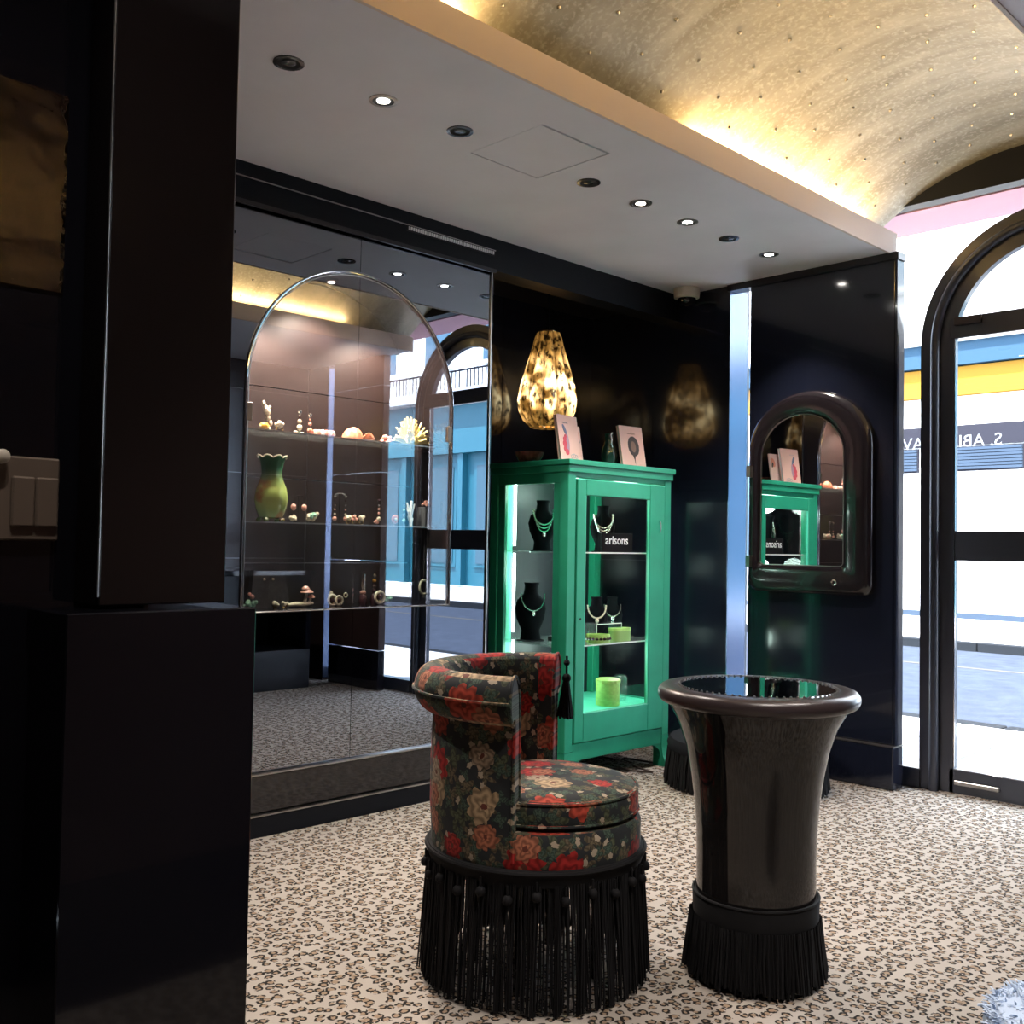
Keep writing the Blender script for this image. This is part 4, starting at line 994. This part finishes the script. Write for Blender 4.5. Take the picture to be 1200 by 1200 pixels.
m.build('petal', 'coralp', t, smooth=True); m = MB(); m.ball((0, -.005, .026), .007, 8); m.build('centre', 'pearl', t, smooth=True); m = MB(); m.tube([(0, .004, 0), (0, .004, .02)], .002, 5); m.build('stand', 'silver', t)
t = jewel('coral', 'small upright white branch coral on the middle shelf', 'coral', 2.700, Z2, G2)
m = MB(); rnd = random.Random(12)
for i in range(14): m.tube([(0, 0, .005+i*.003), (rnd.uniform(-.018, .018), rnd.uniform(-.01, .01), .03+i*.006)], [.005, .004], 5)
m.tube([(0, 0, 0), (.003, 0, .11)], [.009, .004], 6); m.build('branch', 'white', t, smooth=True)
t = jewel('display_block', 'grey square display block on the middle shelf', 'block', 2.785, Z2, None)
sbox('block', 'grey_velvet', (-.030, .030, -.028, .028, 0, .085), t, .002)
t = jewel('cocktail_ring', 'pink flower ring on top of the grey block', 'ring', 2.778, Z2+.085, G2)
cluster(MB(), (0, 0, .004), .013, 9, .0072, 40).build('bead', 'pinkp', t, smooth=True)
t = jewel('earring_stand', 'pale blue glass drop beside the white coral', 'earring', 2.660, Z2+.002, G2)
drop(t, .09, ['silver', 'mintb', 'silver', 'mintb'], [.005, .006, .006, .009])
# -- floor of the case
t = jewel('flower_ornament', 'small green leafed ornament with a pink bud at the left of the case floor', 'ornament', 1.945, ZB, G3)
cluster(MB(), (0, 0, .0), .022, 12, .008, 50).build('leaf', 'mintb', t, smooth=True); m = MB(); m.ball((.004, -.006, .044), .010, 8); m.ball((-.004, 0, .054), .007, 8); m.build('bud', 'pinkp', t, smooth=True)
t = jewel('earring_pad', 'grey trapezoid velvet pad holding two pearl studs', 'display pad', 2.045, ZB, None, .02)
m = MB(); m.prism([(-.095, 0), (.080, 0), (.052, .128), (-.082, .142)], -.008, .020, 'y'); m.build('pad', 'grey_velvet', t)
for s, lab in ((-1, 'left'), (1, 'right')):
    e = tag(MB().ball((0, 0, 0), .0058, 10).build('pearl_stud', 'pearl', None, smooth=True), 'pearl stud %s on the grey velvet pad' % ('nearer the pier, pinned' if s < 0 else 'nearer the glass joint, pinned'), 'earring', G3); e.location = ((2.022+.019*s+.004)*KS, YS+.010, (ZB+.108-1.125)*KS+1.125)
for x, lab, q in ((2.040, 'small pale bead ring in front of the grey pad', 60), (2.079, 'second pale bead ring in front of the grey pad, nearer the branch', 61)):
    t = jewel('cocktail_ring', lab, 'ring', x, ZB, G3, -.025); cluster(MB(), (0, 0, .003), .012, 8, .0070, q).build('bead', 'pearl', t, smooth=True)
    m = MB(); m.tube([(.010*cos(a), .004, .011+.010*sin(a)) for a in [2*pi*k/12 for k in range(12)]], .002, 5, closed=True); m.build('ring_band', 'goldm', t, smooth=True)
t = jewel('branch_ornament', 'pale branch with mushroom caps lying on the case floor', 'ornament', 2.163, ZB, G3, -.01)
m = MB(); m.tube([(-.062, 0, .008), (-.03, 0, .012), (.01, 0, .010), (.05, 0, .014)], [.006, .009, .009, .006], 8); m.tube([(.01, 0, .01), (.022, 0, .05)], [.008, .005], 8); m.tube([(.03, 0, .01), (.040, 0, .03)], [.006, .005], 8); m.build('branch', 'pearl', t, smooth=True)
for x, z, r in ((.022, .055, .026), (.042, .034, .015), (.016, .068, .016)):
    m = MB(); m.lathe([(r*.4, -.002), (r, 0), (r*.9, .006), (r*.5, .012), (.002, .014)], c=(x, 0, z), n=18); m.build('mushroom_cap', 'pinkp', t, smooth=True)
def disc(t, x, z, r, y=0):
    m = MB(); m.tube([(x+r*cos(a), y, z+r*sin(a)) for a in [2*pi*k/20 for k in range(20)]], r*.26, 7, closed=True); m.build('beaded_rim', 'pearl', t, smooth=True)
    m = MB(); m.ball((x, y-.002, z), r*.55, 10, (1, .4, 1)); m.build('centre', 'darkbead', t, smooth=True)
    m = MB(); m.lathe([(r*.95, .003), (r*.95, .006)], c=(x, y, z), n=20, ax='y'); m.build('backing', 'goldm', t)
t = jewel('brooch', 'pale double disc brooch left of the small ring stand', 'brooch', 2.300, ZB, G3, -.03); disc(t, -.008, .024, .020); disc(t, .020, .022, .017, -.004)
t = jewel('cocktail_ring', 'small cream ring behind the double disc brooch', 'ring', 2.312, ZB, G3, .02); cluster(MB(), (0, 0, .034), .011, 7, .0068, 70).build('bead', 'pearl', t, smooth=True)
m = MB(); m.tube([(0, 0, 0), (0, 0, .034)], .004, 6); m.build('stand', 'gap', t)
t = jewel('cocktail_ring', 'white flower ring on a stand left of the glass perfume bottles', 'ring', 2.374, ZB, G3); disc(t, 0, .040, .009); m = MB(); m.tube([(0, .006, 0), (0, .006, .034)], .0035, 6); m.build('stand', 'gap', t)
t = jewel('perfume_bottle', 'slim clear topped bottle with a pink collar on the case floor', 'bottle', 2.459, ZB, G3)
m = MB(); m.lathe([(.015, 0), (.018, .01), (.016, .035), (.008, .045)], n=18); m.build('bottle_body', 'darkbead', t, smooth=True)
m = MB(); m.ball((0, 0, .050), .013, 10, (1, 1, .8)); m.build('collar', 'pinkp', t, smooth=True); m = MB(); m.lathe([(.008, .058), (.011, .075), (.010, .125), (.004, .128)], n=14); m.build('stopper', 'silver', t, smooth=True)
t = jewel('perfume_bottle', 'slim dark beaded bottle standing behind the large round brooch', 'bottle', 2.515, ZB, G3)
m = MB(); m.lathe([(.015, 0), (.017, .01), (.015, .035), (.007, .045)], n=18); m.build('bottle_body', 'darkbead', t, smooth=True)
for i, (r, mm) in enumerate(((.011, 'darkbead'), (.010, 'darkbead'), (.009, 'amber'), (.009, 'silver'))): m = MB(); m.ball((0, 0, .055+i*.021), r, 8); m.build('bead', mm, t, smooth=True)
t = jewel('brooch', 'large round cream brooch with dark centre on the case floor', 'brooch', 2.520, ZB, G3, -.035); disc(t, 0, .030, .023)
t = jewel('ornament', 'small mint glass piece right of the large round brooch', 'ornament', 2.590, ZB, G3); cluster(MB(), (0, 0, .0), .014, 8, .008, 80).build('bead', 'mintb', t, smooth=True)
t = thing('pendant_necklace', 'oval ringed pendant hanging on a fine silver chain', 'necklace', (2.779*KS, YS, 1.125*(1-KS))); t.scale = (KS, KS, KS)
m = MB()
for i in range(18): m.ball((.003*sin(i), 0, 1.110-i*.0082), .0042 if i % 2 else .003, 6)
m.build('chain', 'silver', t, smooth=True)
m = MB(); m.tube([(.022*cos(a), 0, .935+.030*sin(a)) for a in [2*pi*k/22 for k in range(22)]], .0055, 7, closed=True); m.build('oval_rim', 'pearl', t, smooth=True)
m = MB(); m.ball((0, 0, .935), .017, 10, (1, .3, 1.3)); m.build('stone', 'darkbead', t, smooth=True); m = MB(); m.ball((0, 0, .895), .006, 8); m.build('drop', 'pearl', t, smooth=True)
m = MB(); m.tube([(0, 0, 1.11), (0, .0, 1.186)], .001, 4); m.build('hook', 'silver', t)

# ================================================================== FLORAL CHAIR
cc = Vector((1.96, 1.89, 0)); face = atan2(-.70, .714)
CH = thing('tub_chair', 'dark floral round tub chair with a scrolled back and long black fringe', 'chair', cc, 0)
# base drum
m = MB(); m.lathe([(.276, .335), (.279, .345), (.279, .41), (.270, .425)], n=64); m.build('seat_base', 'floral', CH, smooth=True)
# cushion
m = MB(); m.lathe([(.225, .425), (.243, .430), (.248, .440), (.2485, .475), (.244, .490), (.238, .497), (.20, .508), (.10, .514), (.01, .515)], n=64, c=(.016, -.018, 0)); m.build('seat_cushion', 'floral', CH, smooth=True)
m = MB()
for z, r in ((.438, .2475), (.491, .245)): m.tube([(.016+r*cos(2*pi*k/64), -.018+r*sin(2*pi*k/64), z) for k in range(64)], .0045, 6, closed=True)
m.build('piping', 'floral', CH, smooth=True)
# back shell
prof = [(.212, .36), (.278, .36), (.284, .45), (.284, .56), (.281, .66), (.286, .70)]
for i in range(15):
    a = radians(-80+ i*17); prof.append((.284+.048*cos(a), .746+.060*sin(a)))
prof += [(.246, .79), (.232, .755), (.226, .70), (.222, .60), (.216, .50)]
cen = face+pi-radians(13); half = radians(90); nA = 56; vs = []; K = len(prof)
for i in range(nA+1):
    u = i/nA; a = cen+(u-.5)*2*half
    for (r, z) in prof: vs.append((r*cos(a), r*sin(a), z))
fs = [(i*K+k, i*K+(k+1) % K, (i+1)*K+(k+1) % K, (i+1)*K+k) for i in range(nA) for k in range(K)]+[tuple(range(K)), tuple(nA*K+k for k in range(K-1, -1, -1))]
m = MB(); m.add(vs, fs); m.build('backrest', 'floral', CH, smooth=True)
m = MB()
for i in (0, nA):
    a = cen+(i/nA-.5)*2*half; m.tube([(r*cos(a), r*sin(a), z) for (r, z) in prof], .0045, 6, closed=True)
rl = [(.334*cos(cen+(i/nA-.5)*2*half), .334*sin(cen+(i/nA-.5)*2*half), .745) for i in range(nA+1)]
m.tube(rl, .004, 6); m.build('piping', 'pearl' if False else 'floral', CH, smooth=True)
# cord rim + skirt heading
m = MB(); m.lathe([(.262, .30), (.283, .302), (.286, .318), (.288, .322), (.289, .336), (.286, .342), (.270, .345)], n=64); m.build('skirt_band', 'fringe', CH, smooth=True)
m = MB(); m.tube([(.290*cos(2*pi*k/64), .290*sin(2*pi*k/64), .336) for k in range(64)], .006, 7, closed=True); m.build('rope_trim', 'fringe', CH, smooth=True)
def fringe(R, z0, z1, n, rs, seed, flare=.0):
    m = MB(); rnd = random.Random(seed)
    for i in range(n):
        a = 2*pi*(i+rnd.uniform(-.8, .8))/n; r = R+rnd.uniform(-.008, .006); pts = []
        da, dr = rnd.uniform(-.03, .03), rnd.uniform(-.006, .012)+flare; zb = z1+rnd.uniform(0, .02)
        ph = rnd.uniform(0, 6)
        for q in range(5):
            u = q/4; pts.append(((r+dr*u)*cos(a+da*u+.006*sin(ph+5*u)), (r+dr*u)*sin(a+da*u+.006*sin(ph+5*u)), z0+(zb-z0)*u))
        m.tube(pts, rs*rnd.uniform(.7, 1.2), 4, caps=False)
    return m
fringe(.282, .31, .004, 560, .0022, 1, .010).build('fringe_strands', 'fringe', CH, kind='stuff')
m = MB(); rnd = random.Random(5)  # clumped strands
for g in range(26):
    a0 = 2*pi*g/26+rnd.uniform(-.05, .05)
    for j in range(5):
        a = a0+rnd.uniform(-.032, .032); m.tube([(.285*cos(a), .285*sin(a), .31), (.288*cos(a+.01), .288*sin(a+.01), .16), (.296*cos(a), .296*sin(a), .005)], .0028, 4, caps=False)
m.build('fringe_tassels', 'fringe', CH, kind='stuff')
pm = None
for g in range(26):
    a = 2*pi*g/26+.06; loc = (.292*cos(a), .292*sin(a), .285-.012*(g % 2))
    if pm is None: m = MB(); m.ball((0, 0, 0), .013, 10); m.tube([(0, 0, .01), (0, 0, .035)], .003, 5); pm = m.build('pompom', 'fringe', CH, smooth=True); pm.location = loc
    else: copyo(pm, CH, loc)
for a in (.5, 2.1, 3.7, 5.2):
    m = MB(); m.lathe([(.016, 0), (.020, .30)], c=(.17*cos(a), .17*sin(a), 0), n=12); m.build('leg', 'lacquer', CH)
# tassel at the far end of the back
a = cen+half+.02
# the far end is the one away from the camera
ends = [cen-half, cen+half]; far = max(ends, key=lambda q: (cc+Vector((.3*cos(q), .3*sin(q), 0))).length); near = min(ends, key=lambda q: (cc+Vector((.3*cos(q), .3*sin(q), 0))).length)
def tassel(ang, r, off, z, nm='tassel'):
    p = Vector((r*cos(ang), r*sin(ang), 0))+off
    m = MB(); m.tube([(p.x, p.y, z), (p.x, p.y, z-.06)], .004, 6); m.ball((p.x, p.y, z-.065), .014, 10); m.ball((p.x, p.y, z-.02), .010, 8)
    rnd = random.Random(9)
    for i in range(46):
        b = rnd.uniform(0, 6.28); q = sqrt(rnd.random()); m.tube([(p.x+.008*q*cos(b), p.y+.008*q*sin(b), z-.072), (p.x+.028*q*cos(b), p.y+.028*q*sin(b), z-.175-rnd.uniform(0, .01))], .0028, 4, caps=False)
    return m.build(nm, 'fringe', CH, smooth=True)
fd = Vector((cos(face), sin(face), 0))
tassel(far, .262, fd*.032, .80)

# ================================================================== TALL TABLE
TB = thing('cocktail_table', 'tall black glossy waisted table with padded rim and fringed foot', 'table', (2.376, 1.474, 0))
TB.scale = (.972, .972, 1.035)
m = MB(); m.lathe([(.150, .10), (.160, .20), (.160, .30), (.162, .37), (.168, .44), (.178, .51), (.194, .58), (.216, .64), (.246, .69), (.250, .70)], n=72); m.build('table_body', 'ceramic', TB, smooth=True)
rp = [(.24, .685)]+[(.252+.020*cos(radians(q)), .709+.021*sin(radians(q))) for q in range(-80, 100, 15)]+[(.225, .731), (.215, .728), (.215, .70)]
m = MB(); m.lathe(rp, n=72, capb=False, capt=False); m.build('padded_rim', 'leather', TB, smooth=True)
m = MB(); m.lathe([(.20, .715), (.214, .722), (.212, .729), (.207, .7305)], n=72); m.build('glass_top', 'mirror', TB, smooth=False)
m = MB()
for k in range(72): a = 2*pi*k/72; m.ball((.2135*cos(a), .2135*sin(a), .731), .0038, 6)
m.build('bead_edge', 'steel', TB, smooth=True, kind='stuff')
m = MB(); m.lathe([(.160, .15), (.168, .152), (.170, .20), (.168, .206), (.158, .206)], n=64); m.build('fringe_band', 'fringe', TB, smooth=True)
m = MB(); m.tube([(.168*cos(2*pi*k/64), .168*sin(2*pi*k/64), .207) for k in range(64)], .004, 6, closed=True); m.build('rope_trim', 'fringe', TB, smooth=True)
fringe(.168, .155, .003, 420, .0032, 3, .012).build('fringe_strands', 'fringe', TB, kind='stuff')
m = MB(); m.lathe([(.150, .0), (.150, .16)], n=40); m.build('foot', 'fringe', TB)

# ================================================================== POUF BEHIND THE TABLE
PF = thing('fringed_pouf', 'low black fringed pouf mostly hidden behind the tall table', 'stool', (4.19, 2.66, 0)); PF.scale = (1, 1, .78)
m = MB(); m.lathe([(.34, .20), (.365, .215), (.37, .25), (.355, .285), (.25, .30), (.02, .305)], n=48); m.build('cushion', 'velvet', PF, smooth=True)
m = MB(); m.lathe([(.33, .02), (.345, .20)], n=48); m.build('pouf_body', 'velvet', PF, smooth=True)
fringe(.362, .22, .004, 520, .004, 6, .008).build('fringe_strands', 'fringe', PF, kind='stuff')

# ================================================================== FLUFFY SEAT AT THE FRAME EDGE
FS = thing('fleece_stool', 'pale blue fluffy round seat at the bottom right corner', 'stool', (1.78, .46, 0))
m = MB(); m.lathe([(.17, .30), (.19, .33), (.192, .37), (.17, .40), (.10, .415), (.01, .42)], n=40); so_ = m.build('seat_pad', 'fluff', FS, smooth=True)
m = MB(); rnd = random.Random(2)
for i in range(2600):
    a = rnd.uniform(0, 2*pi); u = rnd.random(); r = .19*sqrt(u); z = .405-(.06 if u > .92 else .0)-.03*u*u
    d_ = Vector((cos(a)*.6*u+rnd.uniform(-.5, .5), sin(a)*.6*u+rnd.uniform(-.5, .5), rnd.uniform(.2, 1))).normalized()*rnd.uniform(.015, .03)
    p = Vector((r*cos(a), r*sin(a), z)); m.tube([p, p+d_*.6, p+d_+Vector((0, 0, -.006))], [.0022, .002, .0008], 3, caps=False)
m.build('fleece', 'fluff', FS, kind='stuff')
for a in (.4, 2.5, 4.6): m = MB(); m.tube([(.13*cos(a), .13*sin(a), .31), (.16*cos(a), .16*sin(a), 0)], .012, 8); m.build('leg', 'steel', FS)
